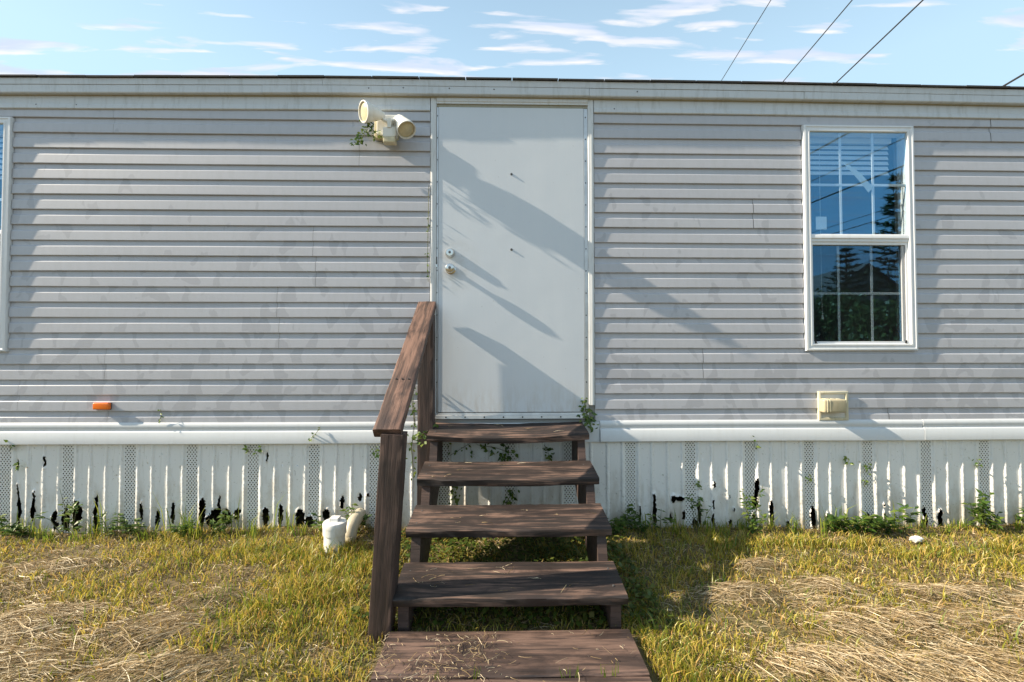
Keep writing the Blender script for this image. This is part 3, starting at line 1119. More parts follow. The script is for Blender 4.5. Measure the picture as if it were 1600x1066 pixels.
for k in range(2):
    mb = MB()
    xr = bx0+.018+k*.016
    mb.rings([[(xr+dx_, y_, z_) for (y_, z_) in ((-.02, bz0-.002), (-.070, bz0-.002), (-.0765, bz0+.008), (-.0765, bz1-.008), (-.070, bz1+.002), (-.02, bz1+.002))] for dx_ in (0, .006)])
    r_ = mb.build('rib', 'outlet_beige')
    r_.parent = cov
for k in range(3):
    mb = MB()
    xr = bx0+.022+k*.036
    mb.lathe((xr, -.05, bz1-.001), (1, 0, 0), [(0, .005), (.02, .005)], 10)
    r_ = mb.build('hinge', 'outlet_beige')
    r_.parent = cov
q = P(159, 634.5)
mk = empty('marker_light', (q.x, -.014, q.z), 'small orange clearance marker light on the grey siding', 'marker light')
x0, x1 = P(146.5, 634, -.03).x, P(171.5, 634, -.03).x
z0, z1 = P(159, 640, -.03).z, P(159, 629.3, -.03).z
mb = MB()
mb.box(x0+.002, x1-.002, -.018, -.006, z0-.004, z1-.002)
keep(mb.build('base', 'dark_screw', bevel=.002), mk)
mb = MB()
mb.box(x0, x1, -.040, -.0182, z0, z1)
keep(mb.build('lens', 'orange_lens', bevel=.007, seg=3, smooth=True), mk)


# ------------------------------------------------------------------ timber
def lumber(name, m, p0, p1, wd, th, up=(0, 0, 1), parent=None, seed=0, jit=.0012, sag=0.0, frontsag=0.0, ring=.004, n=None):
    """a sawn board from p0 to p1 (centre line), wd across, th along up; local X runs with the grain"""
    p0, p1, up = Vector(p0), Vector(p1), Vector(up)
    ax = (p1-p0).normalized()
    side = up.cross(ax).normalized()
    up = ax.cross(side)
    L = (p1-p0).length
    n = n or max(6, int(L/.035))
    hw, ht = wd/2, th/2
    r = ring
    prof = []
    for sx, sz, rot in ((1, 1, 0), (-1, 1, 1), (-1, -1, 2), (1, -1, 3)):
        for k in range(3):
            a = (rot+k/2)*math.pi/2
            prof.append((sx*(hw-r)+r*math.cos(a), sz*(ht-r)+r*math.sin(a)))
    # extra points on the broad faces
    full = []
    for i, (a_, b_) in enumerate(prof):
        full.append((a_, b_))
        if i in (2, 8):
            a2, b2 = prof[(i+1) % 12]
            for k in range(1, 5):
                full.append((a_+(a2-a_)*k/5, b_+(b2-b_)*k/5))
    rings = []
    for i in range(n+1):
        s = i/n
        x = (s-.5)*L
        rg = []
        for j, (a_, b_) in enumerate(full):
            ja = (float(vnoise(x*1.0+seed*3, j*.9+seed, 9, 20))-.5)*jit*2.2+(float(vnoise(x, j*2.9+seed*2, 40, 21))-.5)*jit*1.6
            jb = (float(vnoise(x*1.0+seed*5, j*.9-seed, 9, 22))-.5)*jit*2.2
            bow = -sag*math.sin(math.pi*s)-frontsag*math.sin(math.pi*s)*max(0, -a_/hw)
            rg.append((x, a_+ja, b_+jb+bow))
        rings.append(rg)
    mb = MB()
    mb.rings(rings)
    o = mb.build(name, m, smooth=True)
    mw = Matrix((ax, side, up)).transposed().to_4x4()
    mw.translation = (p0+p1)/2
    if parent is not None:
        o.parent = parent
        o.matrix_parent_inverse = Matrix.Translation(-Vector(parent.location))
    o.matrix_basis = mw
    return o


steps = empty('wooden_steps', (.03, -.55, 0), 'worn brown wooden steps with open risers below the door', 'steps')
SX0, SX1 = -.432, .492
TR = [(-.02, -.255, .678, .645), (-.27, -.505, .503, .472), (-.52, -.755, .350, .318), (-.77, -1.005, .187, .158)]   # back y, front y, back z, front z
for i, (yb, yf, zb_, zf) in enumerate(TR):
    w_ = math.hypot(yb-yf, zb_-zf)
    up = Vector((0, zf-zb_, yb-yf)).normalized()
    up = Vector((0, -(zb_-zf), (yb-yf))).normalized()
    cz_ = (zb_+zf)/2
    cy_ = (yb+yf)/2
    c_ = Vector((0, cy_, cz_))-up*.018
    lumber('tread', 'tread_wood', (SX0+(.006 if i == 0 else 0), c_.y, c_.z), (SX1, c_.y, c_.z+(.003, .0, .002, -.003)[i]), w_, .036, up, steps, seed=i+3, jit=.0022, sag=(.010, .004, .003, .002)[i], frontsag=(.010, .004, .001, .0)[i], ring=.006)
for i, (yb, yf, zb_, zf) in enumerate(TR):
    for xx in (SX0+.040, SX1-.045):
        for f_ in (.25, .72):
            yy = yb+(yf-yb)*f_
            zz = zb_+(zf-zb_)*f_
            mb = MB()
            mb.lathe((xx+random.uniform(-.008, .008), yy, zz-.004), (0, -.13, 1), [(0, .0042), (.0042, .0042), (.0045, 0)], 8)
            keep(mb.build('nail', 'dark_screw'), steps)
# notched stringers
for sx in (SX0+.022, SX1-.022-.042):
    prof = []
    for (yb, yf, zb_, zf) in TR:
        prof += [(yb-.004, zb_-.0385), (yf+.022, zf-.0385+.0035)]
    prof += [(-1.005+.022, -.03), (-.70, -.03), (-.03, .40)]
    mb = MB()
    n = len(prof)
    vs = [(sx, y_, z_) for y_, z_ in prof]+[(sx+.042, y_, z_) for y_, z_ in prof]
    mb.add(vs, [tuple(range(n)), tuple(reversed(range(n, 2*n)))]+[(i, (i+1) % n, n+(i+1) % n, n+i) for i in range(n)])
    o = mb.build('stringer', 'post_wood')
    bm = bmesh.new()
    bm.from_mesh(o.data)
    bmesh.ops.triangulate(bm, faces=[f for f in bm.faces if len(f.verts) > 4])
    bm.to_mesh(o.data)
    bm.free()
    keep(o, steps)
# handrail and posts
lumber('front_post', 'post_wood', (-.481, -.965, -.06), (-.431, -.965, .792), .086, .088, (0, -1, 0), steps, seed=31, jit=.0012, ring=.003)
lumber('rear_post', 'post_wood', (-.454, -.105, .0), (-.454, -.105, 1.335), .090, .088, (0, -1, 0), steps, seed=33, jit=.0012, ring=.003)
ra, rb = Vector((-.452, -.995, .796)), Vector((-.4595, -.045, 1.403))
lumber('handrail', 'rail_wood', ra, rb, .108, .040, (0, -.54, .84), steps, seed=35, jit=.0016, ring=.005)
for k in range(3):
    s = .29
    c_ = ra.lerp(rb, s)+Vector((-.028+k*.028, -.011, .0205))
    mb = MB()
    mb.lathe(c_-Vector((0, -.0016, .0025)), (0, -.54, .84), [(0, .004), (.0035, .004), (.0036, 0)], 8)
    keep(mb.build('nail', 'black_hole'), steps)
# landing boards
land = empty('wooden_landing', (.03, -1.35, 0), 'brown plank landing littered with dry grass at foot of steps', 'landing')
for i in range(3):
    y1_ = -1.005-i*.243
    lumber('plank', 'landing_wood', (-.436+.004*i, y1_-.119, .018-.003*i), (.494-.003*i, y1_-.119, .014-.003*i), .238, .036, (0, 0, 1), land, seed=50+i, jit=.0012, sag=.002, ring=.004)

# ------------------------------------------------------------------ cleanout pipe
px_, py_ = -.925, -.285
gz0 = gzs(px_, py_)
pipe = empty('cleanout_pipe', (px_, py_, 0), 'white plastic cleanout pipe with capped top rising from the grass', 'pipe')
mb = MB()
mb.lathe((px_, py_, gz0-.08), (0.02, -.01, 1), [(0, .055), (.165, .055), (.167, .061), (.205, .0615), (.207, .056)], 32)
keep(mb.build('riser', 'pvc', smooth=True), pipe)
mb = MB()
mb.lathe((px_+.004, py_-.002, gz0+.125), (0.02, -.01, 1), [(0, .0625), (.020, .0630), (.027, .059), (.030, .045), (.031, .0)], 32)
cap = keep(mb.build('cap', 'pvc', smooth=True), pipe)
mb = MB()
mb.box(px_-.022, px_+.028, py_-.020, py_+.026, gz0+.153, gz0+.174)
o = mb.build('lug', 'pvc', bevel=.004)
o.parent = cap
mb = MB()
mb.tube([(px_+.050, py_+.10, gz0-.06), (px_+.052, py_+.10, gz0+.03), (px_+.053, py_+.115, gz0+.065), (px_+.054, py_+.15, gz0+.085), (px_+.054, py_+.275, gz0+.088)], [.036, .037, .038, .038, .038], 18)
keep(mb.build('side_branch', 'pvc_aged', smooth=True), pipe)
mb = MB()
q = G(1432, 843, .03)
bm = bmesh.new()
bmesh.ops.create_icosphere(bm, subdivisions=3, radius=1.0)
for v_ in bm.verts:
    c_ = v_.co.copy()
    k = .62+.75*float(vnoise(c_.x*1.7+c_.z, c_.y*1.7-c_.z*.6, 1.6, 71))+.30*float(vnoise(c_.x*4, c_.y*4+c_.z*3, 1.5, 72))
    v_.co = Vector((q.x+c_.x*.028*k, q.y+c_.y*.020*k, .032+c_.z*.014*k))
bm.verts.ensure_lookup_table()
mb.add([v_.co for v_ in bm.verts], [[v_.index for v_ in f_.verts] for f_ in bm.faces])
bm.free()
tag(mb.build('litter', 'outlet_cream', recalc=False), 'crumpled white scrap of litter lying by the skirting', 'litter')


# ------------------------------------------------------------------ plants
def leaf_tris(c, d, nrm, L, W):
    """one pointed leaf of four triangles from base c along d"""
    s = d.cross(nrm).normalized()
    m_ = c+d*(L*.45)+nrm*(L*.06)
    t_ = c+d*L-nrm*(L*.10)
    return [c, m_+s*W*.5, t_, m_-s*W*.5, m_-nrm*(W*.12)], [(0, 1, 4), (1, 2, 4), (2, 3, 4), (3, 0, 4)]


def rdir(rng, up=.3):
    v_ = Vector((rng.gauss(0, 1), rng.gauss(0, 1), rng.gauss(0, 1)+up))
    return v_.normalized()


def vine(name, path, nleaf, size, spread, label, cat='vine', group=None, seed=0, mat_='vine_leaf', wall=True, stems=1):
    rng = random.Random(seed)
    pts = [Vector(p) for p in path]
    th = empty(name, pts[0], label, cat, group)
    mb = MB()
    for s in range(stems):
        off = Vector((rng.uniform(-1, 1), rng.uniform(-.3, .3), rng.uniform(-.3, .3)))*spread*.5*(s > 0)
        mb.tube([p+off*(i/len(pts)) for i, p in enumerate(pts)], .0016, 5)
    keep(mb.build('stem', 'stem'), th)
    mb = MB()
    for i in range(nleaf):
        k = rng.uniform(0, len(pts)-1.001)
        p = pts[int(k)].lerp(pts[int(k)+1], k-int(k))
        p = p+Vector((rng.gauss(0, 1)*spread, -abs(rng.gauss(0, .5))*spread*.7 if wall else rng.gauss(0, 1)*spread, rng.gauss(0, 1)*spread*.8))
        d = Vector((rng.gauss(0, 1), rng.gauss(0, .6)-.4, rng.gauss(0, .6)-.5)).normalized()
        nr = Vector((rng.gauss(0, .5), -1.0, rng.gauss(0.4, .5))).normalized()
        L = size*rng.uniform(.6, 1.25)
        mb.add(*leaf_tris(p, d, nr, L, L*rng.uniform(.45, .7)))
    keep(mb.build('foliage', mat_, recalc=False), th)
    return th


def weed(px, py, h, n, size, label, group, seed, Y=None, spread=.05, mat_='vine_leaf'):
    """upright leafy weed rooted in the soil in front of the skirting"""
    rng = random.Random(seed)
    q = P(px, py, -.04 if Y is None else Y)
    x, y = q.x, (-.04 if Y is None else Y)
    z = gzs(x, y)-.01
    th = empty('weed', (x, y, z), label, 'weed', group)
    mb, ml = MB(), MB()
    for s in range(rng.randint(3, 5)):
        a = Vector((x+rng.uniform(-1, 1)*spread*.5, y+rng.uniform(-.6, .3)*spread*.5, z))
        tip = a+Vector((rng.uniform(-1, 1)*spread*1.5, -abs(rng.uniform(0, 1))*spread, h*rng.uniform(.5, 1.0)))
        mid = a.lerp(tip, .5)+Vector((0, 0, h*.12))
        mb.tube([a, mid, tip], [.0022, .0016, .001], 5)
        for k in range(max(3, n//4)):
            f_ = rng.uniform(.15, 1.0)
            p = a.lerp(mid, f_*2) if f_ < .5 else mid.lerp(tip, f_*2-1)
            an = rng.uniform(0, 2*math.pi)
            d = Vector((math.cos(an), math.sin(an)*.7-.15, rng.uniform(-.2, .6))).normalized()
            nr = (Vector((0, -.3, 1))-d*d.z).normalized()
            L = size*rng.uniform(.6, 1.2)
            ml.add(*leaf_tris(p, d, nr, L, L*rng.uniform(.38, .55)))
    keep(mb.build('stem', 'stem'), th)
    keep(ml.build('foliage', mat_, recalc=False), th)
    return th


def tuft(px, py, h, n, label, group, seed, Y=-.04, mat_='grass_lush'):
    rng = random.Random(seed)
    q = P(px, py, Y)
    x, z = q.x, gzs(q.x, Y)-.01
    mb = MB()
    for i in range(n):
        a = Vector((x+rng.gauss(0, .025), Y+rng.gauss(0, .012), z))
        an = rng.uniform(0, 2*math.pi)
        L = h*rng.uniform(.45, 1.0)
        o_ = Vector((math.cos(an), math.sin(an)*.6-.2, 0))*L*rng.uniform(.1, .6)
        w_ = Vector((-math.sin(an), math.cos(an), 0))*rng.uniform(.0018, .0035)
        m_ = a+o_*.35+Vector((0, 0, L*.6))
        t_ = a+o_+Vector((0, 0, L*rng.uniform(.6, 1.0)))
        mb.add([a-w_, a+w_, m_+w_*.8, m_-w_*.8, t_], [(0, 1, 2, 3), (3, 2, 4)])
    o = mb.build('grass_tuft', mat_, recalc=False)
    return tag(o, label, 'grass', group)


def where(px):
    """the nearest thing one can find along the skirting"""
    marks = [(-40, 'below the other window'), (105, 'by the large broken corner'), (220, 'below the orange marker light'), (345, 'by the wide ragged gap in the skirting'), (430, 'between the wide ragged gap and the capped pipe'),
             (530, 'beside the capped white pipe'), (620, 'beside the front handrail post'), (985, 'just past the shaded end of the steps'), (1060, 'among the small punched holes'), (1175, 'at the vertical tear near the outlet'),
             (1300, 'below the beige outlet box'), (1390, 'below the taped window'), (1440, 'beside the white scrap of litter'), (1560, 'beyond the taped window')]
    return min(marks, key=lambda m_: abs(m_[0]-px))[1]


WEEDS = ((8, 812, .15, 40, .04), (30, 818, .10, 34, .04), (180, 815, .15, 44, .034), (200, 820, .10, 40, .03), (218, 820, .12, 36, .032), (290, 812, .10, 34, .034), (346, 815, .14, 34, .038), (330, 820, .09, 26, .03), (500, 825, .12, 30, .036), (560, 832, .16, 44, .032), (548, 838, .12, 40, .03),
         (970, 835, .10, 40, .036), (985, 830, .15, 44, .038), (1005, 830, .11, 34, .035), (1030, 822, .18, 26, .036), (1090, 820, .22, 24, .03), (1172, 815, .28, 34, .034), (1180, 822, .12, 30, .034), (1295, 824, .10, 44, .042), (1318, 820, .13, 48, .044), (1342, 818, .14, 50, .044),
         (1365, 826, .09, 40, .04), (1385, 824, .11, 40, .04), (1408, 820, .15, 40, .044), (1522, 818, .22, 46, .046), (1535, 816, .18, 44, .044), (1552, 822, .13, 36, .04), (1588, 824, .14, 30, .044), (655, 850, .12, 26, .03), (958, 850, .12, 30, .03))
for i, (px, py, h, n, sz) in enumerate(WEEDS):
    w0 = where(px)
    weed(px, py, h*1.2, int(n*1.5), sz*1.15, 'low leafy weed '+w0, 'leafy weeds '+w0, 100+i, Y=-.05-.025*(i % 3))
weed(108, 812, .32, 34, .048, 'tallest pale green weed leaning over a broken vent strip', None, 161, Y=-.05, spread=.07)
for i, (px, h, n) in enumerate(((45, .20, 18), (60, .13, 26), (75, .13, 24), (165, .30, 9), (150, .15, 22), (235, .16, 30), (265, .34, 7), (290, .24, 34), (305, .18, 28), (370, .30, 7), (385, .20, 12), (400, .14, 22), (435, .32, 6), (455, .22, 9), (470, .13, 22), (1010, .18, 14), (1060, .22, 9), (1110, .20, 12), (1205, .18, 18), (1240, .16, 26), (1290, .30, 7), (1310, .26, 7), (1400, .28, 6), (1480, .15, 20), (1500, .12, 24), (1590, .16, 18), (1130, .15, 20), (1160, .13, 24), (600, .16, 26), (125, .14, 20), (1440, .12, 22))):
    w0 = where(px)
    tall = h > .25
    tuft(px, 820, h, n, ('few tall thin grass stalks ' if tall else 'short bushy grass tuft ')+w0, ('tall grass stalks ' if tall else 'grass tufts ')+w0, 200+i, Y=-.05-.035*(i % 3))
# shoots that come up through the gap between two landing boards
for i, px in enumerate((682, 742, 886, 902, 947, 962)):
    rng = random.Random(300+i)
    q = G(px, 1062, .03)
    mb = MB()
    for k in range(4):
        a_ = Vector((q.x+rng.uniform(-.012, .012), -1.2475, .0))
        t_ = a_+Vector((rng.uniform(-.02, .02), rng.uniform(-.01, .02), rng.uniform(.05, .085)))
        w_ = Vector((.0016, 0, 0))
        mb.add([a_-w_, a_+w_, a_.lerp(t_, .6)+w_, a_.lerp(t_, .6)-w_, t_], [(0, 1, 2, 3), (3, 2, 4)])
    tag(mb.build('grass_tuft', 'grass_lush', recalc=False), 'green grass shoot growing through the gap between landing planks', 'grass', 'grass shoots between the landing planks')
# vines
vine('vine', [P(646, 745, -.08), P(643, 700, -.09), P(648, 660, -.10), P(644, 620, -.08), P(647, 590, -.03)], 60, .030, .020, 'green vine climbing beside the rear handrail post', seed=5, stems=3)
vine('vine', [P(652, 690, -.16), P(660, 678, -.17), P(676, 668, -.13), P(684, 655, -.05)], 34, .028, .014, 'leafy vine clump curling round post at top step corner', seed=6)
vine('vine', [P(926, 672, -.03), P(920, 655, -.03), P(915, 640, -.03), P(914, 624, -.028)], 60, .030, .016, 'bushy green vine at the lower right corner of the door', seed=7, stems=2)
vine('vine', [P(745, 695, -.03), P(775, 700, -.03), P(790, 705, -.035), P(790, 722, -.03)], 42, .036, .024, 'broad leafed vine hanging under the top step', seed=8)
vine('vine', [P(850, 695, -.03), P(856, 705, -.03), P(858, 722, -.03)], 26, .030, .014, 'narrow vine strand hanging under the top step', seed=9)
vine('vine', [P(700, 695, -.03), P(703, 712, -.03), P(734, 693, -.03), P(738, 715, -.03)], 16, .024, .010, 'wispy vine strands hanging behind the upper steps', seed=10)
vine('vine', [P(705, 790, -.04), P(712, 770, -.04), P(708, 760, -.04)], 22, .032, .016, 'leafy sprig standing behind the third step', seed=11)
vine('vine', [P(790, 790, -.02), P(797, 775, -.02), P(803, 762, -.02)], 22, .030, .018, 'dark vine creeping on the skirting behind the steps', seed=12)
vine('vine', [P(592, 212, -.05), P(583, 205, -.09), P(578, 193, -.11), P(570, 205, -.10), P(566, 218, -.06), P(556, 224, -.05)], 85, .027, .018, 'green vine trailing from the flood light', seed=13)
vine('vine', [P(248, 660, -.03), P(252, 650, -.03), P(251, 640, -.025)], 9, .020, .007, 'tiny sprig sprouting above the white band left of steps', seed=14)
vine('vine', [P(487, 684, -.04), P(494, 677, -.045), P(500, 668, -.04)], 9, .024, .007, 'small sprig leaning out over the white band trim', seed=15)
vine('vine', [P(669, 440, -.022), P(668, 418, -.022), P(668, 395, -.022), P(669, 352, -.02), P(670, 290, -.02)], 20, .018, .006, 'dry thin vine creeping up the edge of door casing', seed=16)
for i, (px, py) in enumerate(((1178, 690), (1324, 718), (1265, 745), (1353, 730), (1350, 752), (1092, 757), (1528, 722), (28, 728), (385, 700), (405, 698), (588, 702), (1168, 780), (15, 697), (1092, 780))):
    a_ = P(px, py+8, -.02)
    vine('vine', [a_, P(px+2, py+2, -.03), P(px-2, py-5, -.025)], 9, .026, .009, 'small sprig poking out of the skirting '+where(px), group='sprigs on the skirting '+where(px), seed=40+i)

# ------------------------------------------------------------------ grass, straw, clover: stuff
rs = np.random.RandomState(3)


def blades(x, y, L, W, lean, curl, seed=0, z0=None):
    n = len(x)
    r = np.random.RandomState(seed)
    an = r.rand(n)*2*np.pi
    fa = r.rand(n)*2*np.pi
    z = (gz(x, y) if z0 is None else z0)-.006
    base = np.stack([x, y, z], 1)
    wv = np.stack([np.cos(fa), np.sin(fa), np.zeros(n)], 1)*(W*.5)[:, None]
    dv = np.stack([np.cos(an), np.sin(an), np.zeros(n)], 1)
    mid = base+dv*(L*lean*.4)[:, None]+np.array([0, 0, 1])*(L*.58)[:, None]
    tip = base+dv*(L*(lean+curl))[:, None]+np.array([0, 0, 1])*(L*(1-.35*curl))[:, None]
    V = np.stack([base-wv, base+wv, mid+wv*.8, mid-wv*.8, tip], 1).reshape(-1, 3)
    o = (np.arange(n)*5)[:, None]
    T = np.concatenate([o+np.array([[0, 1, 2]]), o+np.array([[0, 2, 3]]), o+np.array([[3, 2, 4]])])
    return V, T


def area_ok(x, y):
    """not on the steps' stringers or landing boards, not behind the skirting"""
    onland = (x > -.46) & (x < .52) & (y < -.99) & (y > -1.76)
    return ~onland & (y < -.012)


def scatter(n, x0=-6.4, x1=6.4, y0=-2.3, y1=-.012):
    x = rs.rand(n)*(x1-x0)+x0
    y = y0+(y1-y0)*(1-rs.rand(n)**1.0)
    return x, y


x, y = scatter(375000)
hay = gauss(x, y, HAY_L+HAY_R)
grn = gauss(x, y, GREEN)
patch = vnoise(x, y, 3.2, 30)*.6+vnoise(x, y, 9, 31)*.4
bare = gauss(x, y, [gb(80, 838, .30, .07), gb(215, 838, .18, .03, .6), gb(430, 850, .10, .05, .6), gb(1300, 835, .1, .03, .4)])
dens = np.clip(.56+.9*grn+(patch-.5)*1.2-.66*hay-.8*bare, .05, 1)
kp = (rs.rand(len(x)) < dens) & area_ok(x, y)
x, y = x[kp], y[kp]
clump = vnoise(x, y, 14, 33)
L = (.018+.040*rs.rand(len(x))**1.5)*(.55+.9*clump)*np.where(gauss(x, y, GREEN) > .4, 1.25, 1)
W = .0026+.0030*rs.rand(len(x))
V, T = blades(x, y, L, W, .15+.5*rs.rand(len(x)), .35*rs.rand(len(x)), 5)
g_ = tri_mesh('lawn_grass', V, T, 'grass')
tag(g_, 'short yellow green mown grass covering the yard', 'grass', kind='stuff')

# greener, longer blades in the lush spots
x, y = scatter(95000)
kp = (rs.rand(len(x)) < np.clip(gauss(x, y, GREEN)*1.0-.15+(vnoise(x, y, 6, 37)-.5)*.9, 0, 1)) & area_ok(x, y)
x, y = x[kp], y[kp]
L = (.022+.060*rs.rand(len(x))**1.8)*(.6+.9*vnoise(x, y, 8, 39))
V, T = blades(x, y, L, .0028+.0026*rs.rand(len(x)), .1+.4*rs.rand(len(x)), .4*rs.rand(len(x)), 6)
g_ = tri_mesh('green_grass', V, T, 'grass_lush')
tag(g_, 'fresh green grass blades standing through the dry lawn', 'grass', kind='stuff')


def strands(x, y, ang, L, W, z, arch, bend, seed):
    n = len(x)
    r = np.random.RandomState(seed)
    K = 5
    s = np.linspace(-.5, .5, K)
    dv = np.stack([np.cos(ang), np.sin(ang)], 1)
    nv = np.stack([-np.sin(ang), np.cos(ang)], 1)
    px = x[:, None]+dv[:, :1]*s*L[:, None]+nv[:, :1]*(bend*L)[:, None]*(s*s*4)
    py = y[:, None]+dv[:, 1:]*s*L[:, None]+nv[:, 1:]*(bend*L)[:, None]*(s*s*4)
    py = np.minimum(py, -.02)
    pz = z[:, None]+gz(px, py)+(arch[:, None])*(1-4*s*s)+(r.rand(n)-.5)[:, None]*s*L[:, None]*.22
    pz = np.maximum(pz, gz(px, py)+.001)
    c = np.stack([px, py, pz], -1)
    tilt = r.rand(n)*np.pi
    wv = np.stack([nv[:, 0]*np.cos(tilt), nv[:, 1]*np.cos(tilt), np.sin(tilt)], 1)*(W*.5)[:, None]
    V = np.stack([c-wv[:, None, :], c+wv[:, None, :]], 2).reshape(-1, 3)
    o = (np.arange(n)*2*K)[:, None]
    T = []
    for k in range(K-1):
        T += [o+np.array([[2*k, 2*k+1, 2*k+3]]), o+np.array([[2*k, 2*k+3, 2*k+2]])]
    return V, np.concatenate(T)


x, y = scatter(450000, y0=-2.0)
hl, hr = gauss(x, y, HAY_L), gauss(x, y, HAY_R)
h = np.maximum(hl, hr)
dens = np.clip(h*np.where(hl > hr, 1.12, 1.2)-.14+(vnoise(x, y, 5, 41)-.5)*.9+(vnoise(x, y, 13, 45)-.5)*.5, 0, 1)*.8+.075*(.4+1.2*vnoise(x, y, 2.5, 44))
kp = (rs.rand(len(x)) < dens) & area_ok(x, y)
x, y, hl, hr, h = x[kp], y[kp], hl[kp], hr[kp], h[kp]
n = len(x)
sw = (vnoise(x, y, 2.2, 42)-.5)*1.5
ang = np.where(hr > hl, -.55, .42)+sw+rs.randn(n)*np.where(h > .3, .55, 1.4)
L = np.where(h > .3, .03+.11*rs.rand(n)**1.4, .02+.06*rs.rand(n))
V, T = strands(x, y, ang, L, .0010+.0016*rs.rand(n)**2, .002+rs.rand(n)**1.8*.028*h, .001+.006*rs.rand(n)**3, (rs.rand(n)-.5)*.16, 8)
g_ = tri_mesh('straw', V, T, 'straw')
tag(g_, 'dry cut straw lying in combed heaps on the lawn', 'straw', kind='stuff')

x, y = scatter(150000, y0=-1.9)
kp = area_ok(x, y) & (rs.rand(len(x)) < .35+.65*vnoise(x, y, 4, 62))
x, y = x[kp], y[kp]
n = len(x)
V, T = strands(x, y, rs.rand(n)*6.283, .008+.028*rs.rand(n)**2, .0014+.0022*rs.rand(n)**2, .002+.014*rs.rand(n)**2, np.full(n, .001), (rs.rand(n)-.5)*.2, 12)
g_ = tri_mesh('chaff', V, T, 'chaff')
tag(g_, 'short brown clippings and chaff scattered through the lawn', 'clippings', kind='stuff')

# loose straw blown onto the landing and the treads
n = 1700
x = rs.rand(n)*.95-.45
x = np.where(rs.rand(n) < .6, -.44+.42*rs.rand(n)**1.4, x)
y = -1.03-.62*rs.rand(n)
kp = rs.rand(n) < np.clip((vnoise(x, y, 9, 60)-.30)*2.2, .06, 1)
x, y = x[kp], y[kp]
n = len(x)
V1, T1 = strands(x, y, rs.rand(n)*6.28, .008+.045*rs.rand(n)**2.5, .0009+.0008*rs.rand(n), .043+.005*rs.rand(n), .0005+.002*rs.rand(n), (rs.rand(n)-.5)*.3, 9)
parts = [(V1, T1)]
for (yb, yf, zb_, zf), m_ in zip(TR, (4, 7, 7, 20)):
    xx = SX0+.05+(SX1-SX0-.1)*rs.rand(m_)
    tt = .1+.8*rs.rand(m_)
    yy = yb+(yf-yb)*tt
    vv, t_ = strands(xx, yy, rs.randn(m_)*.5, .02+.05*rs.rand(m_), np.full(m_, .002), np.zeros(m_), np.full(m_, .001), (rs.rand(m_)-.5)*.5, 10)
    zz = zb_+(zf-zb_)*(vv[:, 1]-yb)/(yf-yb)
    vv[:, 2] = zz+.002+.004*rs.rand(len(vv))
    parts.append((vv, t_))
o_, Vs, Ts = 0, [], []
for a_, b_ in parts:
    Vs.append(a_)
    Ts.append(b_+o_)
    o_ += len(a_)
g_ = tri_mesh('loose_straw', np.concatenate(Vs), np.concatenate(Ts), 'straw')
tag(g_, 'loose dry straw strewn over the landing and steps', 'straw', kind='stuff')

# leafy ground cover under the steps
n = 5200
x = -.62+1.3*rs.rand(n)
y = -.05-.90*rs.rand(n)
kp = rs.rand(n) < np.clip(.35+1.0*vnoise(x, y, 6, 55), 0, 1)
x, y = x[kp], y[kp]
n = len(x)
zz = gz(x, y)+.006+.045*rs.rand(n)**1.4
an = rs.rand(n)*6.283
pt = rs.randn(n)*.35
L = .016+.018*rs.rand(n)
dv = np.stack([np.cos(an)*np.cos(pt), np.sin(an)*np.cos(pt), np.sin(pt)], 1)
sv = np.stack([-np.sin(an), np.cos(an), rs.randn(n)*.25], 1)*(L*.36)[:, None]
b0 = np.stack([x, y, zz], 1)
m0 = b0+dv*(L*.5)[:, None]
V = np.stack([b0, m0+sv, b0+dv*L[:, None], m0-sv], 1).reshape(-1, 3)
o = (np.arange(n)*4)[:, None]
T = np.concatenate([o+np.array([[0, 1, 2]]), o+np.array([[0, 2, 3]])])
g_ = tri_mesh('ground_cover', V, T, 'clover')
tag(g_, 'small leafy ground cover under the wooden steps', 'ground cover', kind='stuff')

# ------------------------------------------------------------------ overhead wires and their poles
VPX = (870-800)/FPX+YAW
dirw = Vector((VPX, 1.0, 0)).normalized()
wires = [(5.0, 8.1, .010), (6.25, 7.35, .012), (6.9, 6.55, .014), (8.6, 5.05, .018), (12.2, 6.0, .012), (13.6, 5.8, .020), (13.9, 5.9, .012), (16.4, 5.5, .010), (17.2, 5.4, .016)]
wires = [((a_), b_, r_) for a_, b_, r_ in wires]
for wx, wh, r_ in wires:
    mb = MB()
    pts = []
    for i in range(21):
        s = -42+84*i/20
        pts.append(Vector((wx, -CAMD, EYE+wh))+dirw*s+Vector((0, 0, .25*((s/42)**2))))
    mb.tube(pts, r_, 6)
    tag(mb.build('overhead_wire', 'wire', smooth=True), 'thin dark overhead wire running high across the sky over the yard', 'wire', 'overhead utility wires')
for s, lab in ((42, 'brown utility pole standing behind the home'), (-42, 'brown utility pole standing across the yard')):
    for (wx, hgt) in ((7.0, 11.0), (14.6, 9.0)):
        c_ = Vector((wx, -CAMD, 0))+dirw*s
        pl = empty('utility_pole', (c_.x, c_.y, 0), lab, 'pole', 'utility poles '+('behind' if s > 0 else 'across the yard'))
        mb = MB()
        mb.tube([(c_.x, c_.y, -.3), (c_.x, c_.y, hgt)], [.17, .12], 12)
        keep(mb.build('pole', 'pole_wood'), pl)
        mb = MB()
        mb.box(c_.x-2.7, c_.x+2.9, c_.y-.06, c_.y+.06, 6.85 if wx > 10 else 8.0, 7.0 if wx > 10 else 8.14)
        keep(mb.build('crossarm', 'pole_wood'), pl)


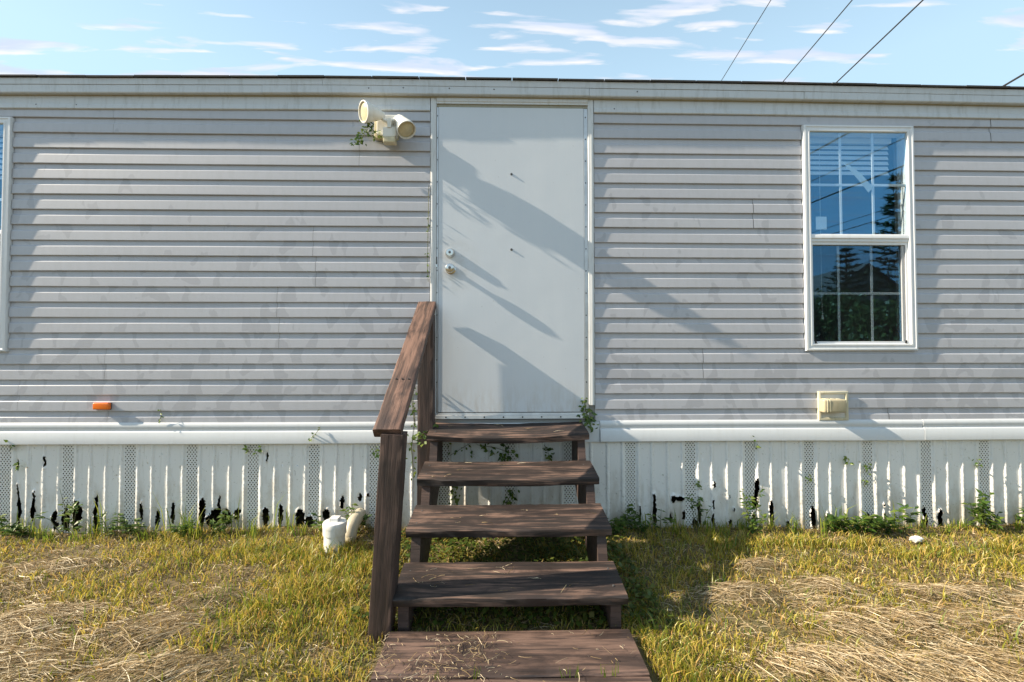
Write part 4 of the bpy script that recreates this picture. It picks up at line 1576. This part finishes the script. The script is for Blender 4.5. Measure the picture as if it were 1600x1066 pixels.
# ------------------------------------------------------------------ across the yard (seen mirrored in the panes)
def conifer(x, y, h, r, label, seed):
    rng = np.random.RandomState(seed)
    th = empty('conifer', (x, y, 0), label, 'tree')
    mb = MB()
    mb.tube([(x, y, -.2), (x, y, h*.5), (x, y, h)], [h*.018, h*.011, .015], 8)
    keep(mb.build('trunk', 'bark'), th)
    Vs, k = [], 0
    z = h*.10
    while z < h*.98:
        f = 1-z/h
        rr = r*(f**.75)*(.85+.3*rng.rand())
        nb = 7
        a0 = rng.rand()*6.28
        for b_ in range(nb):
            an = a0+b_*6.283/nb+rng.randn()*.15
            Lb = rr*(.75+.4*rng.rand())
            m_ = 46
            t_ = rng.rand(m_)**.7
            bx = x+np.cos(an)*Lb*t_
            by = y+np.sin(an)*Lb*t_
            bz = z+Lb*.10*t_+Lb*.10*t_**2
            c0 = np.stack([bx, by, bz], 1)
            sd = rng.randn(m_, 3)*np.array([1, 1, .35])
            sd += np.array([np.cos(an), np.sin(an), .25])*.6
            sd /= np.linalg.norm(sd, axis=1)[:, None]
            ln = (.10+.20*rng.rand(m_))*h/10
            wv = rng.randn(m_, 3)
            wv /= np.linalg.norm(wv, axis=1)[:, None]
            Vs.append(np.stack([c0-wv*.05*h/10, c0+wv*.05*h/10, c0+sd*ln[:, None]*1.5], 1).reshape(-1, 3))
        z += h*.045*(.8+.4*rng.rand())
    V = np.concatenate(Vs)
    T = np.arange(len(V)).reshape(-1, 3)
    keep(tri_mesh('crown', V, T, 'conifer'), th)


def broadleaf(x, y, h, r, label, seed, group=None, n=7000, m='bush', low=.0):
    rng = np.random.RandomState(seed)
    th = empty('leafy_tree', (x, y, 0), label, 'tree', group)
    mb = MB()
    mb.tube([(x, y, -.2), (x+.1, y, h*.35), (x, y+.1, h*.75)], [h*.025, h*.018, h*.006], 8)
    for k in range(5):
        a_ = k*1.3
        mb.tube([(x+.05, y, h*.3), (x+math.cos(a_)*r*.5, y+math.sin(a_)*r*.5, h*.6)], [h*.01, h*.004], 6)
    keep(mb.build('trunk', 'bark'), th)
    nc = 26
    cc = rng.randn(nc, 3)
    cc /= np.linalg.norm(cc, axis=1)[:, None]
    cc *= (.3+.6*rng.rand(nc))[:, None]
    cen = np.array([x, y, h*(.56+low*.0)])+cc*np.array([r, r, h*.40])
    ci = rng.randint(0, nc, n)
    p = cen[ci]+rng.randn(n, 3)*np.array([r*.17, r*.17, h*.075])
    p[:, 2] = np.maximum(p[:, 2], .2)
    d = rng.randn(n, 3)
    d /= np.linalg.norm(d, axis=1)[:, None]
    e = np.cross(d, rng.randn(n, 3))
    e /= np.linalg.norm(e, axis=1)[:, None]
    L = (.10+.14*rng.rand(n))[:, None]
    V = np.stack([p, p+d*L*.5+e*L*.35, p+d*L, p+d*L*.5-e*L*.35], 1).reshape(-1, 3)
    o = (np.arange(n)*4)[:, None]
    T = np.concatenate([o+np.array([[0, 1, 2]]), o+np.array([[0, 2, 3]])])
    keep(tri_mesh('crown', V, T, m), th)


def mirror(px, py, D):
    """where a thing seen mirrored in the wall plane stands, D metres in front of the wall"""
    d = ray(px, py)
    t_ = (D+CAMD)/d.y
    return d.x*t_, -D, EYE+d.z*t_


cx_, cy_, ch_ = mirror(1408, 262, 17)
conifer(cx_, cy_, ch_, 2.3, 'tall dark conifer with tiered branches across the yard', 1)
cx_, cy_, ch_ = mirror(1322, 385, 19)
conifer(cx_, cy_, ch_, 2.0, 'shorter dark conifer with tiered branches across the yard', 2)
for i, (px, top, D, r) in enumerate(((1283, 455, 18, 1.5), (1440, 430, 21, 2.2), (1395, 462, 14, 1.6), (1550, 400, 24, 3.0), (1180, 470, 26, 2.6), (1050, 480, 30, 3.2))):
    a_, b_, c_ = mirror(px, top, D)
    broadleaf(a_, b_, c_*1.05, r, 'bushy dark green tree growing across the yard', 60+i, 'bushy trees across the yard')
for i, (px, top, D, r) in enumerate(((12, 400, 20, 3.0), (-120, 380, 24, 3.5), (-260, 420, 21, 3.0))):
    a_, b_, c_ = mirror(px, top, D)
    broadleaf(a_, b_, c_*1.05, r, 'rounded leafy tree facing the other window', 80+i, 'leafy trees facing the other window', 9000)
# neighbour's gabled house
hx, hy, hz = mirror(1352, 412, 30)
nb = empty('neighbour_house', (hx, hy-4, 0), 'tan gabled house across the yard', 'house')
mb = MB()
wz = hz-2.6
vs = []
for y_ in (hy, hy-9):
    vs += [(hx-3.6, y_, -.1), (hx+3.6, y_, -.1), (hx+3.6, y_, wz), (hx, y_, hz-.12), (hx-3.6, y_, wz)]
mb.add(vs, [(0, 1, 2, 3, 4), (9, 8, 7, 6, 5), (0, 4, 9, 5), (1, 6, 7, 2), (4, 3, 8, 9), (3, 2, 7, 8)])
keep(mb.build('wall', 'tan_wall'), nb)
for s in (-1, 1):
    mb = MB()
    mb.rings([[(hx, y_, hz), (hx+s*4.1, y_, wz-.36), (hx+s*4.1, y_, wz-.48), (hx, y_, hz-.12)] for y_ in (hy+.35, hy-9.3)])
    keep(mb.build('roof', 'grey_roof'), nb)
mb = MB()
mb.box(hx-2.3, hx-1.2, hy, hy+.03, 1.1, 2.3)
keep(mb.build('window', 'window_dark'), nb)
mb = MB()
mb.box(hx+.8, hx+1.7, hy, hy+.03, .0, 2.05)
keep(mb.build('front_door', 'white_vinyl'), nb)
